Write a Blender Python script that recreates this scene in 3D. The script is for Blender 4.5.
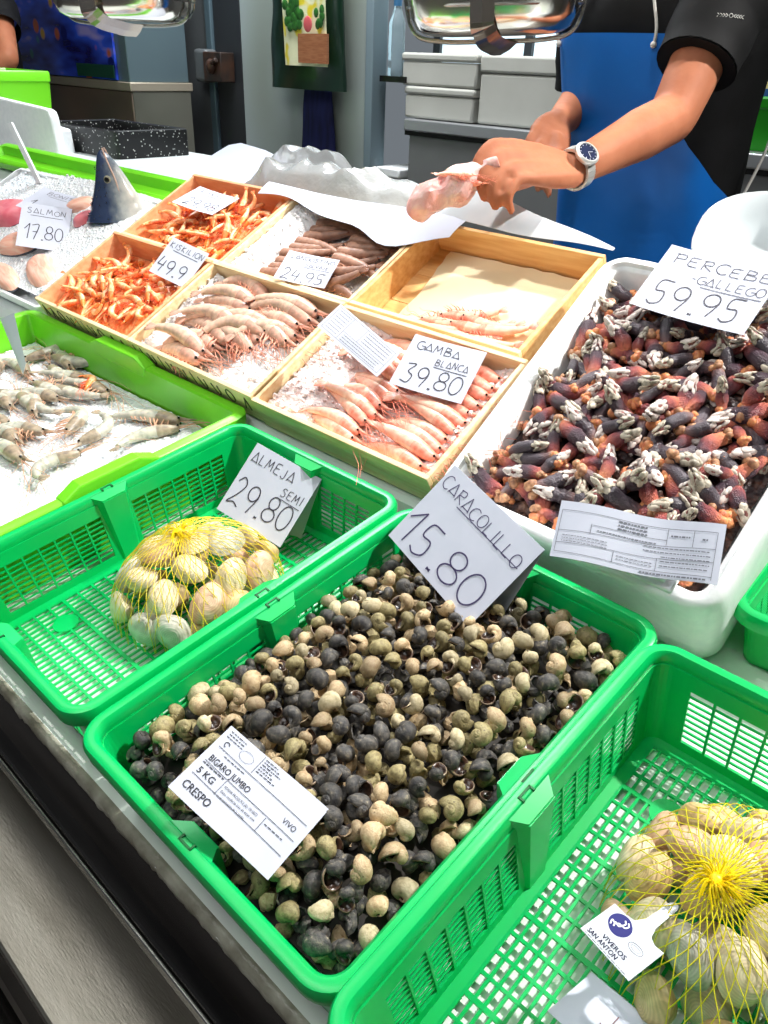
import bpy, bmesh, math, random
import numpy as np
from mathutils import Matrix, Vector, Euler, noise as mnoise

random.seed(7)
R = math.radians
PI = math.pi
scn = bpy.context.scene
for o in list(bpy.data.objects):
    bpy.data.objects.remove(o, do_unlink=True)
col = scn.collection

# ------------------------------------------------------------------ camera
def rot(a, b, c):
    return Euler((a, b, c), 'XYZ').to_matrix()
cam_data = bpy.data.cameras.new('camera')
cam = bpy.data.objects.new('camera', cam_data)
col.objects.link(cam)
cam_data.sensor_fit = 'HORIZONTAL'
cam_data.sensor_width = 36.0
cam_data.lens = 36.0
cam_data.clip_start = 0.02
cam_data.clip_end = 60
Rc = Matrix.Rotation(R(43.29), 3, 'Z') @ Matrix.Rotation(R(-2.03), 3, 'Y') @ Matrix.Rotation(R(-30.47), 3, 'X')
right, fwd, up = Rc.col[0], Rc.col[1], Rc.col[2]
cam.matrix_world = Matrix(((right.x, up.x, -fwd.x, 0.70), (right.y, up.y, -fwd.y, 0.0),
                           (right.z, up.z, -fwd.z, 1.45), (0, 0, 0, 1)))
scn.camera = cam

# ------------------------------------------------------------------ world and light
scn.view_settings.view_transform = 'Standard'
scn.view_settings.look = 'None'
scn.view_settings.gamma = 1.0
scn.view_settings.use_curve_mapping = False
scn.view_settings.exposure = 0.28
world = bpy.data.worlds.new('world')
scn.world = world
world.use_nodes = True
wb = world.node_tree.nodes['Background']
wb.inputs[0].default_value = (0.80, 0.90, 1.0, 1)
wb.inputs[1].default_value = 0.17

def area(name, loc, target, size, power, color=(1, 1, 1), size_y=None):
    l = bpy.data.lights.new(name, 'AREA')
    l.energy = power
    l.color = color
    l.shape = 'RECTANGLE' if size_y else 'SQUARE'
    l.size = size
    if size_y:
        l.size_y = size_y
    o = bpy.data.objects.new(name, l)
    col.objects.link(o)
    o.location = loc
    d = Vector(target) - Vector(loc)
    o.rotation_euler = d.to_track_quat('-Z', 'Y').to_euler()
    return o
def spot(name, loc, target, power, angle, rad=0.04, color=(1, 1, 1), blend=0.6):
    l = bpy.data.lights.new(name, 'SPOT')
    l.energy = power
    l.color = color
    l.spot_size = R(angle)
    l.spot_blend = blend
    l.shadow_soft_size = rad
    o = bpy.data.objects.new(name, l)
    col.objects.link(o)
    o.location = loc
    d = Vector(target) - Vector(loc)
    o.rotation_euler = d.to_track_quat('-Z', 'Y').to_euler()
    return o
# ceiling spotlights over the display, and unseen soft panels added as fill
spot('spotlight_key', (1.15, 1.65, 2.7), (0.25, 0.5, 0.9), 240, 75, 0.035, (1.0, 0.98, 0.94))
spot('spotlight_boxes', (-0.25, 1.25, 2.9), (-0.5, 0.8, 1.1), 92, 70, 0.05, (1.0, 0.97, 0.93))
area('fill_panel_front', (0.1, -0.4, 2.9), (0.1, 0.5, 0.9), 1.6, 15, (1, 1, 1), 0.6)  # unseen panel added overhead as soft fill for the display
area('fill_panel_back', (-1.6, 2.0, 3.1), (-1.6, 1.8, 0.5), 1.4, 70, (0.94, 0.97, 1.0), 0.6)  # unseen panel added to brighten the rear of the stall

area('ledge_fill_panel', (-1.5, 0.25, 3.05), (-1.2, 0.3, 0.5), 0.5, 10, (1, 0.99, 0.96), 1.6)  # unseen panel added so the steel ledge catches a bright reflection

# ------------------------------------------------------------------ scene helpers
def tag(o, label=None, cat=None, group=None, kind=None):
    if label: o['label'] = label
    if cat: o['category'] = cat
    if group: o['group'] = group
    if kind: o['kind'] = kind
    return o
def thing(name, label, cat, loc=(0, 0, 0), rt=(0, 0, 0), group=None):
    o = bpy.data.objects.new(name, None)
    o.empty_display_size = 0.02
    col.objects.link(o)
    o.location = loc
    o.rotation_euler = rt
    return tag(o, label, cat, group)
def copy_tree(o, parent=None):
    c = o.copy()
    col.objects.link(c)
    if parent is not None:
        c.parent = parent
    for ch in list(o.children):
        copy_tree(ch, c)
    return c

class MB:
    def __init__(s):
        s.v = []; s.f = []; s.m = []; s.cur = 0
    def add(s, vs, fs, mat=None):
        n = len(s.v)
        s.v += [tuple(p) for p in vs]
        s.f += [tuple(i + n for i in f) for f in fs]
        s.m += [s.cur if mat is None else mat] * len(fs)
        return n
    def box(s, a, b, mat=None):
        x0, y0, z0 = a; x1, y1, z1 = b
        s.add([(x0, y0, z0), (x1, y0, z0), (x1, y1, z0), (x0, y1, z0), (x0, y0, z1), (x1, y0, z1), (x1, y1, z1), (x0, y1, z1)],
              [(0, 3, 2, 1), (4, 5, 6, 7), (0, 1, 5, 4), (1, 2, 6, 5), (2, 3, 7, 6), (3, 0, 4, 7)], mat)
    def quad(s, a, b, c, d, mat=None):
        s.add([a, b, c, d], [(0, 1, 2, 3)], mat)
    def grid(s, rows, closed_u=False, closed_v=False, mat=None, flip=False):
        nr, nc = len(rows), len(rows[0])
        vs = [p for r in rows for p in r]
        fs = []
        for i in range(nr if closed_v else nr - 1):
            for j in range(nc if closed_u else nc - 1):
                a = i * nc + j; b = i * nc + (j + 1) % nc
                c = ((i + 1) % nr) * nc + (j + 1) % nc; d = ((i + 1) % nr) * nc + j
                fs.append((a, d, c, b) if flip else (a, b, c, d))
        return s.add(vs, fs, mat)
    def tube(s, pts, rad, seg=8, caps=True, mat=None, sy=1.0, upv=None):
        pts = [Vector(p) for p in pts]
        n = len(pts)
        if not hasattr(rad, '__len__'): rad = [rad] * n
        if not hasattr(sy, '__len__'): sy = [sy] * n
        t0 = (pts[1] - pts[0]).normalized()
        u = Vector(upv) if upv is not None else Vector((0, 0, 1))
        if abs(t0.dot(u)) > 0.95: u = Vector((0, 1, 0)) if upv is None else Vector((1, 0, 0))
        rows = []
        for i in range(n):
            t = (pts[min(i + 1, n - 1)] - pts[max(i - 1, 0)])
            if t.length < 1e-9: t = t0.copy()
            t.normalize()
            u = (u - t * u.dot(t))
            if u.length < 1e-6: u = t.orthogonal()
            u.normalize()
            w = t.cross(u)
            rows.append([pts[i] + (w * math.cos(2 * PI * k / seg) + u * (sy[i] * math.sin(2 * PI * k / seg))) * rad[i] for k in range(seg)])
        b = s.grid(rows, closed_u=True, mat=mat)
        if caps:
            m = s.cur if mat is None else mat
            s.f.append(tuple(b + k for k in range(seg))[::-1]); s.m.append(m)
            s.f.append(tuple(b + (n - 1) * seg + k for k in range(seg))); s.m.append(m)
    def ball(s, c, r, seg=12, rings=8, mat=None, M=None):
        c = Vector(c)
        if not hasattr(r, '__len__'): r = (r, r, r)
        rows = []
        for i in range(rings + 1):
            ph = PI * i / rings
            row = []
            for k in range(seg):
                th = 2 * PI * k / seg
                p = Vector((math.sin(ph) * math.cos(th) * r[0], math.sin(ph) * math.sin(th) * r[1], math.cos(ph) * r[2]))
                if M is not None: p = M @ p
                row.append(c + p)
            rows.append(row)
        s.grid(rows, closed_u=True, mat=mat, flip=True)
    def extrude(s, poly, axis, a, b, mat=None):
        """poly: list of 2D points; extruded along axis 'x' (poly in yz), 'y' (xz) or 'z' (xy)."""
        def P(p, t):
            return {'x': (t, p[0], p[1]), 'y': (p[0], t, p[1]), 'z': (p[0], p[1], t)}[axis]
        n = len(poly)
        vs = [P(p, a) for p in poly] + [P(p, b) for p in poly]
        fs = [tuple(range(n))[::-1], tuple(range(n, 2 * n))] + [(i, (i + 1) % n, n + (i + 1) % n, n + i) for i in range(n)]
        s.add(vs, fs, mat)
    def xf(s, fn, start=0):
        for i in range(start, len(s.v)):
            s.v[i] = tuple(fn(Vector(s.v[i])))
        return s
    def merge(s, o, M=None, mat=None):
        vs = [tuple(M @ Vector(p)) for p in o.v] if M is not None else o.v
        n = len(s.v)
        s.v += vs
        s.f += [tuple(i + n for i in f) for f in o.f]
        s.m += o.m if mat is None else [mat] * len(o.f)
    def mesh(s, name, mats, smooth=True, angle=None):
        me = bpy.data.meshes.new(name)
        me.from_pydata(s.v, [], s.f)
        if not isinstance(mats, (list, tuple)): mats = [mats]
        for m in mats: me.materials.append(m)
        me.polygons.foreach_set('material_index', s.m)
        me.polygons.foreach_set('use_smooth', [smooth] * len(me.polygons))
        bm = bmesh.new(); bm.from_mesh(me)
        bmesh.ops.remove_doubles(bm, verts=bm.verts, dist=1e-6)
        bmesh.ops.recalc_face_normals(bm, faces=bm.faces)
        bm.to_mesh(me); bm.free()
        if smooth and angle:
            me.set_sharp_from_angle(angle=R(angle))
        me.update()
        return me
    def build(s, name, mats, parent=None, smooth=True, angle=35, bevel=0, bseg=2, loc=None, rt=None):
        me = s.mesh(name, mats, smooth, angle)
        o = bpy.data.objects.new(name, me)
        col.objects.link(o)
        if parent is not None: o.parent = parent
        if loc is not None: o.location = loc
        if rt is not None: o.rotation_euler = rt
        if bevel:
            b = o.modifiers.new('bevel', 'BEVEL'); b.width = bevel; b.segments = bseg; b.limit_method = 'ANGLE'; b.angle_limit = R(40)
            b.harden_normals = False
        return o
def add_part(name, me, parent, loc=(0, 0, 0), rt=(0, 0, 0)):
    o = bpy.data.objects.new(name, me)
    col.objects.link(o)
    o.parent = parent
    o.location = loc; o.rotation_euler = rt
    return o
def spline(pts, n=8):
    """Catmull-Rom through points"""
    P = [Vector(p) for p in pts]
    if len(P) < 3: 
        return [P[0].lerp(P[-1], i / n) for i in range(n + 1)]
    out = []
    for i in range(len(P) - 1):
        p0 = P[i - 1] if i else P[0] * 2 - P[1]
        p1, p2 = P[i], P[i + 1]
        p3 = P[i + 2] if i + 2 < len(P) else P[-1] * 2 - P[-2]
        for k in range(n):
            t = k / n
            out.append(0.5 * ((2 * p1) + (-p0 + p2) * t + (2 * p0 - 5 * p1 + 4 * p2 - p3) * t * t + (-p0 + 3 * p1 - 3 * p2 + p3) * t ** 3))
    out.append(P[-1])
    return out

# ------------------------------------------------------------------ materials
MATS = {}
def lin(c):
    return tuple((x / 12.92 if x <= 0.04045 else ((x + 0.055) / 1.055) ** 2.4) for x in (v / 255 for v in c))
def mat(name, c=(200, 200, 200), rough=0.5, metal=0.0, spec=0.5, sub=0.0, subr=(0.01, 0.006, 0.004), trans=0.0, ior=1.45, coat=0.0, alpha=1.0,
        c2=None, scale=20, detail=3, lo=0.35, hi=0.65, bump=0.0, bscale=60, bdist=0.002, vor=False, coords='Object', stretch=(1, 1, 1), sheen=0, emit=None):
    """procedural material: noise-mixed pair of colours (sRGB 0-255) with a noise or voronoi bump"""
    if name in MATS: return MATS[name]
    m = bpy.data.materials.new(name); m.use_nodes = True
    nt = m.node_tree; N = nt.nodes; L = nt.links
    b = N['Principled BSDF']
    b.inputs['Base Color'].default_value = (*lin(c), 1)
    b.inputs['Roughness'].default_value = rough
    b.inputs['Metallic'].default_value = metal
    b.inputs['IOR'].default_value = ior
    b.inputs['Specular IOR Level'].default_value = spec
    b.inputs['Transmission Weight'].default_value = trans
    b.inputs['Coat Weight'].default_value = coat
    b.inputs['Coat Roughness'].default_value = 0.08
    b.inputs['Alpha'].default_value = alpha
    b.inputs['Subsurface Weight'].default_value = sub
    b.inputs['Subsurface Radius'].default_value = subr
    b.inputs['Subsurface Scale'].default_value = 1.0
    tc = N.new('ShaderNodeTexCoord'); mp = N.new('ShaderNodeMapping')
    mp.inputs['Scale'].default_value = stretch
    L.new(tc.outputs[coords], mp.inputs['Vector'])
    if c2 is not None:
        nz = N.new('ShaderNodeTexNoise'); nz.inputs['Scale'].default_value = scale; nz.inputs['Detail'].default_value = detail
        L.new(mp.outputs[0], nz.inputs['Vector'])
        rp = N.new('ShaderNodeValToRGB')
        rp.color_ramp.elements[0].position = lo; rp.color_ramp.elements[0].color = (*lin(c), 1)
        rp.color_ramp.elements[1].position = hi; rp.color_ramp.elements[1].color = (*lin(c2), 1)
        L.new(nz.outputs['Fac'], rp.inputs['Fac']); L.new(rp.outputs['Color'], b.inputs['Base Color'])
    if bump:
        if vor:
            t = N.new('ShaderNodeTexVoronoi'); t.inputs['Scale'].default_value = bscale; out = t.outputs['Distance']
        else:
            t = N.new('ShaderNodeTexNoise'); t.inputs['Scale'].default_value = bscale; t.inputs['Detail'].default_value = 4; out = t.outputs['Fac']
        L.new(mp.outputs[0], t.inputs['Vector'])
        bp = N.new('ShaderNodeBump'); bp.inputs['Strength'].default_value = bump; bp.inputs['Distance'].default_value = bdist
        L.new(out, bp.inputs['Height']); L.new(bp.outputs[0], b.inputs['Normal'])
    if emit:
        b.inputs['Emission Color'].default_value = (*lin(emit[0]), 1); b.inputs['Emission Strength'].default_value = emit[1]
    MATS[name] = m
    return m
def axis_ramp(m, axis, stops, rng, warp=0.0, wscale=200, coords='Object'):
    """replace the base colour by a ramp along an object axis (the thing's own colour), softly broken by noise"""
    nt = m.node_tree; N = nt.nodes; L = nt.links; b = N['Principled BSDF']
    tc = N.new('ShaderNodeTexCoord'); sp = N.new('ShaderNodeSeparateXYZ'); L.new(tc.outputs[coords], sp.inputs[0])
    mr = N.new('ShaderNodeMapRange'); mr.inputs['From Min'].default_value = rng[0]; mr.inputs['From Max'].default_value = rng[1]
    L.new(sp.outputs[axis], mr.inputs['Value'])
    src = mr.outputs[0]
    if warp:
        nz = N.new('ShaderNodeTexNoise'); nz.inputs['Scale'].default_value = wscale; L.new(tc.outputs[coords], nz.inputs['Vector'])
        ma = N.new('ShaderNodeMath'); ma.operation = 'MULTIPLY_ADD'; L.new(nz.outputs['Fac'], ma.inputs[0]); ma.inputs[1].default_value = warp; ma.inputs[2].default_value = -warp / 2
        ad = N.new('ShaderNodeMath'); ad.operation = 'ADD'; L.new(ma.outputs[0], ad.inputs[0]); L.new(src, ad.inputs[1]); src = ad.outputs[0]
    rp = N.new('ShaderNodeValToRGB'); el = rp.color_ramp.elements
    while len(el) < len(stops): el.new(0.5)
    for e, (p, c) in zip(el, stops): e.position = p; e.color = (*lin(c), 1)
    L.new(src, rp.inputs['Fac'])
    L.new(rp.outputs[0], b.inputs['Base Color'])
    return rp

M_green = mat('green_plastic', (0, 190, 98), 0.30, spec=0.5, sub=0.12, subr=(0.001, 0.01, 0.004), bump=0.05, bscale=40, c2=(0, 182, 90), scale=12)
M_lime = mat('lime_plastic', (118, 214, 40), 0.3, sub=0.12, subr=(0.004, 0.01, 0.002), bump=0.05, bscale=40)
M_foam = mat('white_foam', (248, 250, 250), 0.6, c2=(240, 243, 244), scale=60, bump=0.22, bscale=260, vor=True, bdist=0.0008)
M_wood = mat('pine_wood', (248, 226, 186), 0.6, c2=(238, 200, 146), scale=9, detail=6, stretch=(1, 9, 14), bump=0.08, bscale=50)
M_wood_o = mat('pine_wood_orange', (246, 190, 144), 0.55, c2=(234, 166, 118), scale=9, detail=6, stretch=(2, 9, 12), bump=0.08, bscale=50)
M_ink = mat('pen_ink', (52, 48, 62), 0.5)
M_ink_blue = mat('pen_ink_blue', (62, 54, 92), 0.5)
M_print = mat('print_ink', (40, 40, 46), 0.6)
M_print_l = mat('print_grey', (104, 106, 116), 0.6)
M_card = mat('white_card', (196, 200, 215), 0.65, c2=(191, 196, 211), scale=30)
M_paper = mat('white_paper', (198, 203, 219), 0.6, c2=(192, 198, 215), scale=8, bump=0.15, bscale=25, bdist=0.003)
M_steel = mat('brushed_steel', (150, 150, 146), 0.26, metal=0.9, c2=(120, 120, 116), scale=14, stretch=(1, 6, 6), bump=0.05, bscale=120)
M_steel_pol = mat('polished_steel', (220, 216, 208), 0.16, metal=1.0, bump=0.08, bscale=20)
M_steel_dk = mat('dark_steel', (52, 50, 50), 0.22, metal=0.75, c2=(36, 34, 33), scale=10)
M_ice = mat('crushed_ice', (232, 238, 242), 0.25, sub=0.2, subr=(0.01, 0.012, 0.014), c2=(248, 250, 252), scale=80, bump=0.8, bscale=170, vor=True, bdist=0.004)
M_black = mat('black_rubber', (18, 18, 18), 0.5)
# ------------------------------------------------------------------ frames of the display (origin, tilt about X)
class Fr:
    def __init__(s, o, tilt, yaw=0):
        s.o = Vector(o); s.rt = (R(tilt), 0, R(yaw)); s.M = Euler(s.rt).to_matrix()
    def p(s, x, y, z=0): return s.o + s.M @ Vector((x, y, z))
    def rot(s, e): return (s.M @ Euler(e).to_matrix()).to_euler()
G = Fr((0.1637, 0.1878, 0.9175), 7.4)          # rims of the green crates
B1 = Fr((-0.8795, 0.662, 1.0087), 28.9)        # rims of the front row of wooden boxes
B2 = Fr((-0.8779, 0.8692, 1.1121), 27.8)       # rims of the rear row
FB = Fr((0.181, 0.6526, 0.9978), 33.7)         # rim of the foam box

# ------------------------------------------------------------------ setting
def struct(name, mb, m, **k):
    o = mb.build(name, m, **k); o['kind'] = 'structure'; return o
M_floor = mat('floor_tiles', (120, 112, 104), 0.35, c2=(98, 92, 86), scale=3)
mb = MB(); mb.box((-8, -4, -0.05), (5, 6, 0)); struct('floor', mb, M_floor)
mb = MB(); mb.box((-8, 1.02, 0.0), (5, 6, 0.19)); struct('floor_platform', mb, M_floor)
M_wall = mat('painted_wall', (190, 192, 188), 0.6, c2=(180, 182, 178), scale=4)
mb = MB(); mb.box((-1.66, 3.35, 0.19), (5, 3.45, 3.3)); 
# tile joints as shallow courses
for k in range(7): mb.box((-1.66, 3.345, 0.6 + 0.3 * k), (5, 3.35, 0.897 + 0.3 * k))
struct('wall_back', mb, M_wall)
M_wall2 = mat('dark_panel_wall', (96, 100, 104), 0.4, c2=(72, 74, 74), scale=1.6)
mb = MB(); mb.box((-8, 2.62, 0.19), (-2.74, 2.72, 3.3)); struct('wall_panelled', mb, M_wall2)
mb = MB(); mb.box((-8.05, -4, 0), (-8, 6, 3.3)); struct('wall_left', mb, M_wall)
mb = MB(); mb.box((5, -4, 0), (5.05, 6, 3.3)); struct('wall_right', mb, M_wall)
mb = MB(); mb.box((-8, -4, 3.3), (5, 6, 3.35)); struct('ceiling', mb, M_wall)

# cold-room door standing between the steel cabinet and the shelf niche
M_door = mat('grey_door', (176, 188, 192), 0.35, c2=(128, 136, 122), scale=1.3, detail=1, lo=0.42, hi=0.6, stretch=(1.2, 1, 0.5), spec=0.6)
M_doordk = mat('dark_gasket', (44, 46, 50), 0.45)
M_bluegrey = mat('bluegrey_steel', (92, 112, 122), 0.35, metal=0.3)
dr = thing('cold_room_door', 'grey cold room door with a black latch between steel cabinet and shelf niche', 'door', (-2.05, 2.40, 0.19))
mb = MB(); mb.box((-0.36, 0.0, 0), (0.40, 0.06, 2.6)); mb.build('door_panel', M_door, dr, bevel=0.004)
mb = MB(); mb.box((-0.55, 0.0, 0), (-0.36, 0.05, 2.6)); mb.build('gasket', M_doordk, dr, bevel=0.004)
mb = MB(); mb.box((-0.60, -0.012, 0), (-0.555, 0.06, 2.6)); mb.build('frame_post', M_bluegrey, dr, bevel=0.006)
mb = MB(); mb.box((-0.84, 0.01, 0), (-0.60, 0.07, 2.6)); mb.build('jamb', mat('grey_post', (98, 102, 104), 0.4, c2=(80, 84, 86), scale=2), dr, bevel=0.004)
mb = MB(); mb.box((0.40, -0.01, 0), (0.44, 0.07, 2.6)); mb.build('edge_trim', mat('trim_blue', (120, 138, 146), 0.4), dr, bevel=0.004)
lt = MB(); lt.box((-0.625, -0.07, 1.145), (-0.53, 0.0, 1.275)); lto = lt.build('latch', mat('latch_grey', (92, 96, 98), 0.4), dr, bevel=0.016, bseg=3)
mb = MB(); mb.box((-0.53, -0.085, 1.15), (-0.40, -0.01, 1.265)); mb.ball((-0.465, -0.09, 1.21), (0.03, 0.02, 0.03)); mb.tube([(-0.49, -0.09, 1.21), (-0.41, -0.10, 1.235)], 0.012)
mb.build('latch_body', mat('latch_black', (30, 26, 24), 0.45, c2=(66, 42, 30), scale=16), lto, bevel=0.012)

# steel cabinet with the blue poster
M_cab = mat('cabinet_bronze', (128, 106, 92), 0.3, metal=0.25, c2=(104, 96, 86), scale=2.2, detail=1)
M_cab2 = mat('cabinet_side', (112, 112, 102), 0.3, metal=0.25, c2=(88, 90, 80), scale=2)
cb = thing('steel_cabinet', 'tall dark steel cabinet with a blue poster behind the counter end', 'cabinet', (-2.67, 2.0, 0.19))
mb = MB(); mb.box((-2.6, 0, 0), (0, 0.30, 1.105)); mb.build('lower_body', M_cab, cb, bevel=0.006)
mb = MB(); mb.box((-0.004, 0.004, 0), (0.004, 0.296, 1.11)); mb.build('side_panel', M_cab2, cb)
mb = MB(); mb.box((-2.6, -0.008, 1.105), (0.008, 0.31, 1.14)); mb.build('ledge_strip', mat('strip_steel', (176, 166, 148), 0.3, metal=0.4), cb, bevel=0.004)
mb = MB(); mb.box((-2.6, 0.0, 1.14), (-0.005, 0.30, 2.4)); mb.build('upper_body', mat('upper_steel', (104, 124, 132), 0.35, metal=0.4), cb, bevel=0.004)
def poster_mat():
    m = mat('blue_poster', (24, 40, 130), 0.25, coat=0.5)
    nt = m.node_tree; N = nt.nodes; L = nt.links; b = N['Principled BSDF']
    tc = N.new('ShaderNodeTexCoord'); mp = N.new('ShaderNodeMapping'); mp.inputs['Rotation'].default_value = (0, R(38), 0); mp.inputs['Scale'].default_value = (2.2, 1, 7)
    L.new(tc.outputs['Object'], mp.inputs[0])
    n1 = N.new('ShaderNodeTexNoise'); n1.inputs['Scale'].default_value = 1.6; n1.inputs['Detail'].default_value = 2; L.new(mp.outputs[0], n1.inputs['Vector'])
    r1 = N.new('ShaderNodeValToRGB'); e = r1.color_ramp.elements; e[0].position = 0.35; e[0].color = (*lin((24, 22, 90)), 1); e[1].position = 0.6; e[1].color = (*lin((50, 84, 214)), 1)
    x = e.new(0.7); x.color = (*lin((150, 140, 210)), 1)
    L.new(n1.outputs['Fac'], r1.inputs['Fac'])
    v = N.new('ShaderNodeTexVoronoi'); v.inputs['Scale'].default_value = 9; L.new(tc.outputs['Object'], v.inputs['Vector'])
    r2 = N.new('ShaderNodeValToRGB'); e = r2.color_ramp.elements; e[0].position = 0.22; e[0].color = (1, 1, 1, 1); e[1].position = 0.30; e[1].color = (0, 0, 0, 1)
    L.new(v.outputs['Distance'], r2.inputs['Fac'])
    r3 = N.new('ShaderNodeValToRGB'); r3.color_ramp.interpolation = 'CONSTANT'; e = r3.color_ramp.elements; e[0].position = 0; e[0].color = (*lin((190, 150, 60)), 1); e[1].position = 0.35; e[1].color = (*lin((40, 120, 130)), 1)
    x = e.new(0.6); x.color = (*lin((180, 90, 60)), 1); x = e.new(0.8); x.color = (*lin((20, 30, 110)), 1)
    L.new(v.outputs['Color'], r3.inputs['Fac'])
    mx = N.new('ShaderNodeMix'); mx.data_type = 'RGBA'; L.new(r2.outputs[0], mx.inputs[0]); L.new(r1.outputs[0], mx.inputs[6]); L.new(r3.outputs[0], mx.inputs[7])
    L.new(mx.outputs[2], b.inputs['Base Color'])
    return m
mb = MB(); mb.box((-1.7, -0.012, 1.145), (-0.09, -0.001, 2.0)); mb.build('poster', poster_mat(), cb)
mb = MB(); mb.box((-0.42, -0.016, 1.15), (-0.10, -0.004, 1.20))
mb.build('green_label_strip', mat('poster_green', (18, 66, 50), 0.4), cb)

# the display counter itself
ct = thing('display_counter', 'long stepped fish counter with white wet top and dark steel front', 'counter', (0, 0, 0))
def gyz(y, w): p = G.p(0, y, w); return (p.y, p.z)
def ryz(F, y, w): p = F.p(0, y, w); return (p.y, p.z)
M_top = mat('wet_white_top', (248, 252, 248), 0.10, c2=(236, 244, 236), scale=5, coat=0.4, bump=0.25, bscale=30, bdist=0.002)
mb = MB()
prof = [gyz(-0.006, -0.130), gyz(-0.008, -0.120), gyz(-0.004, -0.113), gyz(1.0, -0.113), gyz(1.0, -0.130)]
mb.extrude(prof, 'x', -2.6, 1.6); mb.build('counter_top', M_top, ct, smooth=False)
# crumbling frozen film along the front lip
mb = MB(); rows = []
for i in range(700):
    x = -2.4 + 3.9 * i / 699
    a = 0.0010 + 0.003 * abs(mnoise.noise((x * 23, 0, 0))) + 0.0015 * mnoise.noise((x * 150, 3, 0)) + 0.002 * mnoise.noise((x * 420, 3, 0))
    rows.append([G.p(x - .1637, 0.001, -0.1128), G.p(x - .1637, -0.003, -0.1122), G.p(x - .1637, -0.007 - max(a, 0), -0.1145 - max(a, 0)*.4), G.p(x - .1637, -0.0085 - max(a, 0)*.5, -0.127 - a)])
mb.grid(rows); mb.build('ice_film', mat('ice_film', (170, 168, 152), 0.35, c2=(120, 116, 100), scale=30, bump=0.6, bscale=150), ct, angle=None)
mb = MB()
def yz(mb_, poly, x0, x1): mb_.extrude(poly, 'x', x0, x1)
t0 = gyz(0.010, -0.130)
yz(mb, [(t0[0], t0[1]), (0.186, 0.735), (0.172, 0.725), (0.170, 0.712), (0.188, 0.700), (0.200, 0.575), (0.9, 0.575), (0.9, t0[1])], -2.6, 1.6)
mb.build('front_fascia', mat('fascia_dark', (84, 80, 78), 0.22, metal=0.7, c2=(30, 28, 28), scale=6, stretch=(0.3, 3, 3)), ct, smooth=False, bevel=0.003)
mb = MB(); mb.box((-2.6, 0.1665, 0.704), (1.6, 0.1705, 0.721)); mb.build('highlight_strip', M_steel, ct, bevel=0.0015)  # pale strip added to stand in for the highlight streak along the fascia
mb = MB(); mb.box((-2.6, 0.086, 0.55), (1.6, 0.21, 0.572)); mb.build('ledge', mat('scratched_ledge', (170, 166, 156), 0.30, metal=0.7, c2=(92, 86, 74), scale=3.5, detail=2, bump=0.12, bscale=200, stretch=(0.5, 3, 1)), ct, bevel=0.004)
mb = MB(); mb.tube([(-2.6, 0.050, 0.545), (1.6, 0.050, 0.545)], 0.02, 20); mb.build('bumper_rail', M_steel_dk, ct)
mb = MB(); mb.box((-2.6, 0.12, 0.0), (1.6, 0.9, 0.55)); mb.build('base_cabinet', M_steel_dk, ct)
# stepped beds that carry the wooden boxes and the foam box
SH = 1.163
M_bed = mat('white_bed', (226, 232, 232), 0.35, c2=(208, 214, 214), scale=6)
a0 = ryz(B1, -0.02, -0.062); a1 = ryz(B1, 0.232, -0.062); b0 = ryz(B2, -0.002, -0.0615); b1 = ryz(B2, 0.245, -0.0615)
mb = MB(); yz(mb, [(a0[0], 0.6), a0, a1, b0, b1, (b1[0], SH), (1.26, SH), (1.26, 0.2), (0.9, 0.2)], -2.6, 0.168)
mb.build('stepped_bed', M_bed, ct, smooth=False)
c0 = ryz(FB, -0.0, -0.158); c1 = ryz(FB, 0.43, -0.158)
mb = MB(); yz(mb, [(c0[0] + .1, 0.6), (c0[0] + .1, c0[1] + .05), c1, (c1[0] + .02, SH - 0.02), (1.26, SH - 0.02), (1.26, 0.2), (0.9, 0.2)], 0.172, 0.535)
mb.build('foam_box_bed', M_bed, ct, smooth=False)
mb = MB(); mb.box((-2.6, 1.262, 0.19), (1.6, 1.275, 1.14)); mb.build('back_panel', M_steel, ct)
mb = MB(); mb.box((-2.9, 1.26, SH - 0.03), (-1.02, 1.62, SH)); mb.build('side_shelf', M_bed, ct, bevel=0.004)
mb = MB(); mb.box((-2.88, 1.28, 0.19), (-1.04, 1.60, SH - 0.03)); mb.build('side_cabinet', M_steel_dk, ct)

# work table behind the fishmonger, with the stacked boxes
wt = thing('work_table', 'grey steel work table and cabinet along the back wall', 'table', (-1.45, 2.40, 0.19))
mb = MB(); mb.box((0, 0, 1.035), (3.6, 0.75, 1.075)); mb.build('table_top', mat('table_steel', (160, 162, 164), 0.35, metal=0.5), wt, bevel=0.005)
mb = MB(); mb.box((0.02, 0.015, 0.0), (3.58, 0.74, 1.02)); mb.build('cabinet_body', mat('table_body', (136, 138, 138), 0.4, metal=0.3, c2=(122, 124, 124), scale=2), wt)
mb = MB(); mb.box((0.0, 0.008, 1.02), (3.6, 0.75, 1.035)); mb.build('shadow_gap', M_black, wt)  # solid black strip standing in for shade under the table top
M_gbox = mat('grey_foam_box', (188, 188, 180), 0.7, c2=(180, 180, 172), scale=6)
def fishbox(x0, x1, z0, z1, y0, label, lid=True):
    t = thing('foam_fish_box', label, 'box', ((x0 + x1) / 2, y0 + 0.2, z0), group='foam boxes stacked on the work table')
    w = (x1 - x0) / 2; h = z1 - z0
    mb = MB(); mb.box((-w, -0.2, 0), (w, 0.2, h * 0.74)); mb.build('body', M_gbox, t, bevel=0.008)
    mb = MB(); mb.box((-w - 0.004, -0.204, h * 0.75), (w + 0.004, 0.204, h)); mb.build('lid', M_gbox, t, bevel=0.008)
fishbox(-1.475, -1.155, 1.268, 1.372, 2.43, 'lower of the two small pale foam boxes stacked on the work table')
fishbox(-1.495, -1.150, 1.374, 1.478, 2.43, 'upper of the two small pale foam boxes stacked on the work table')
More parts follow.
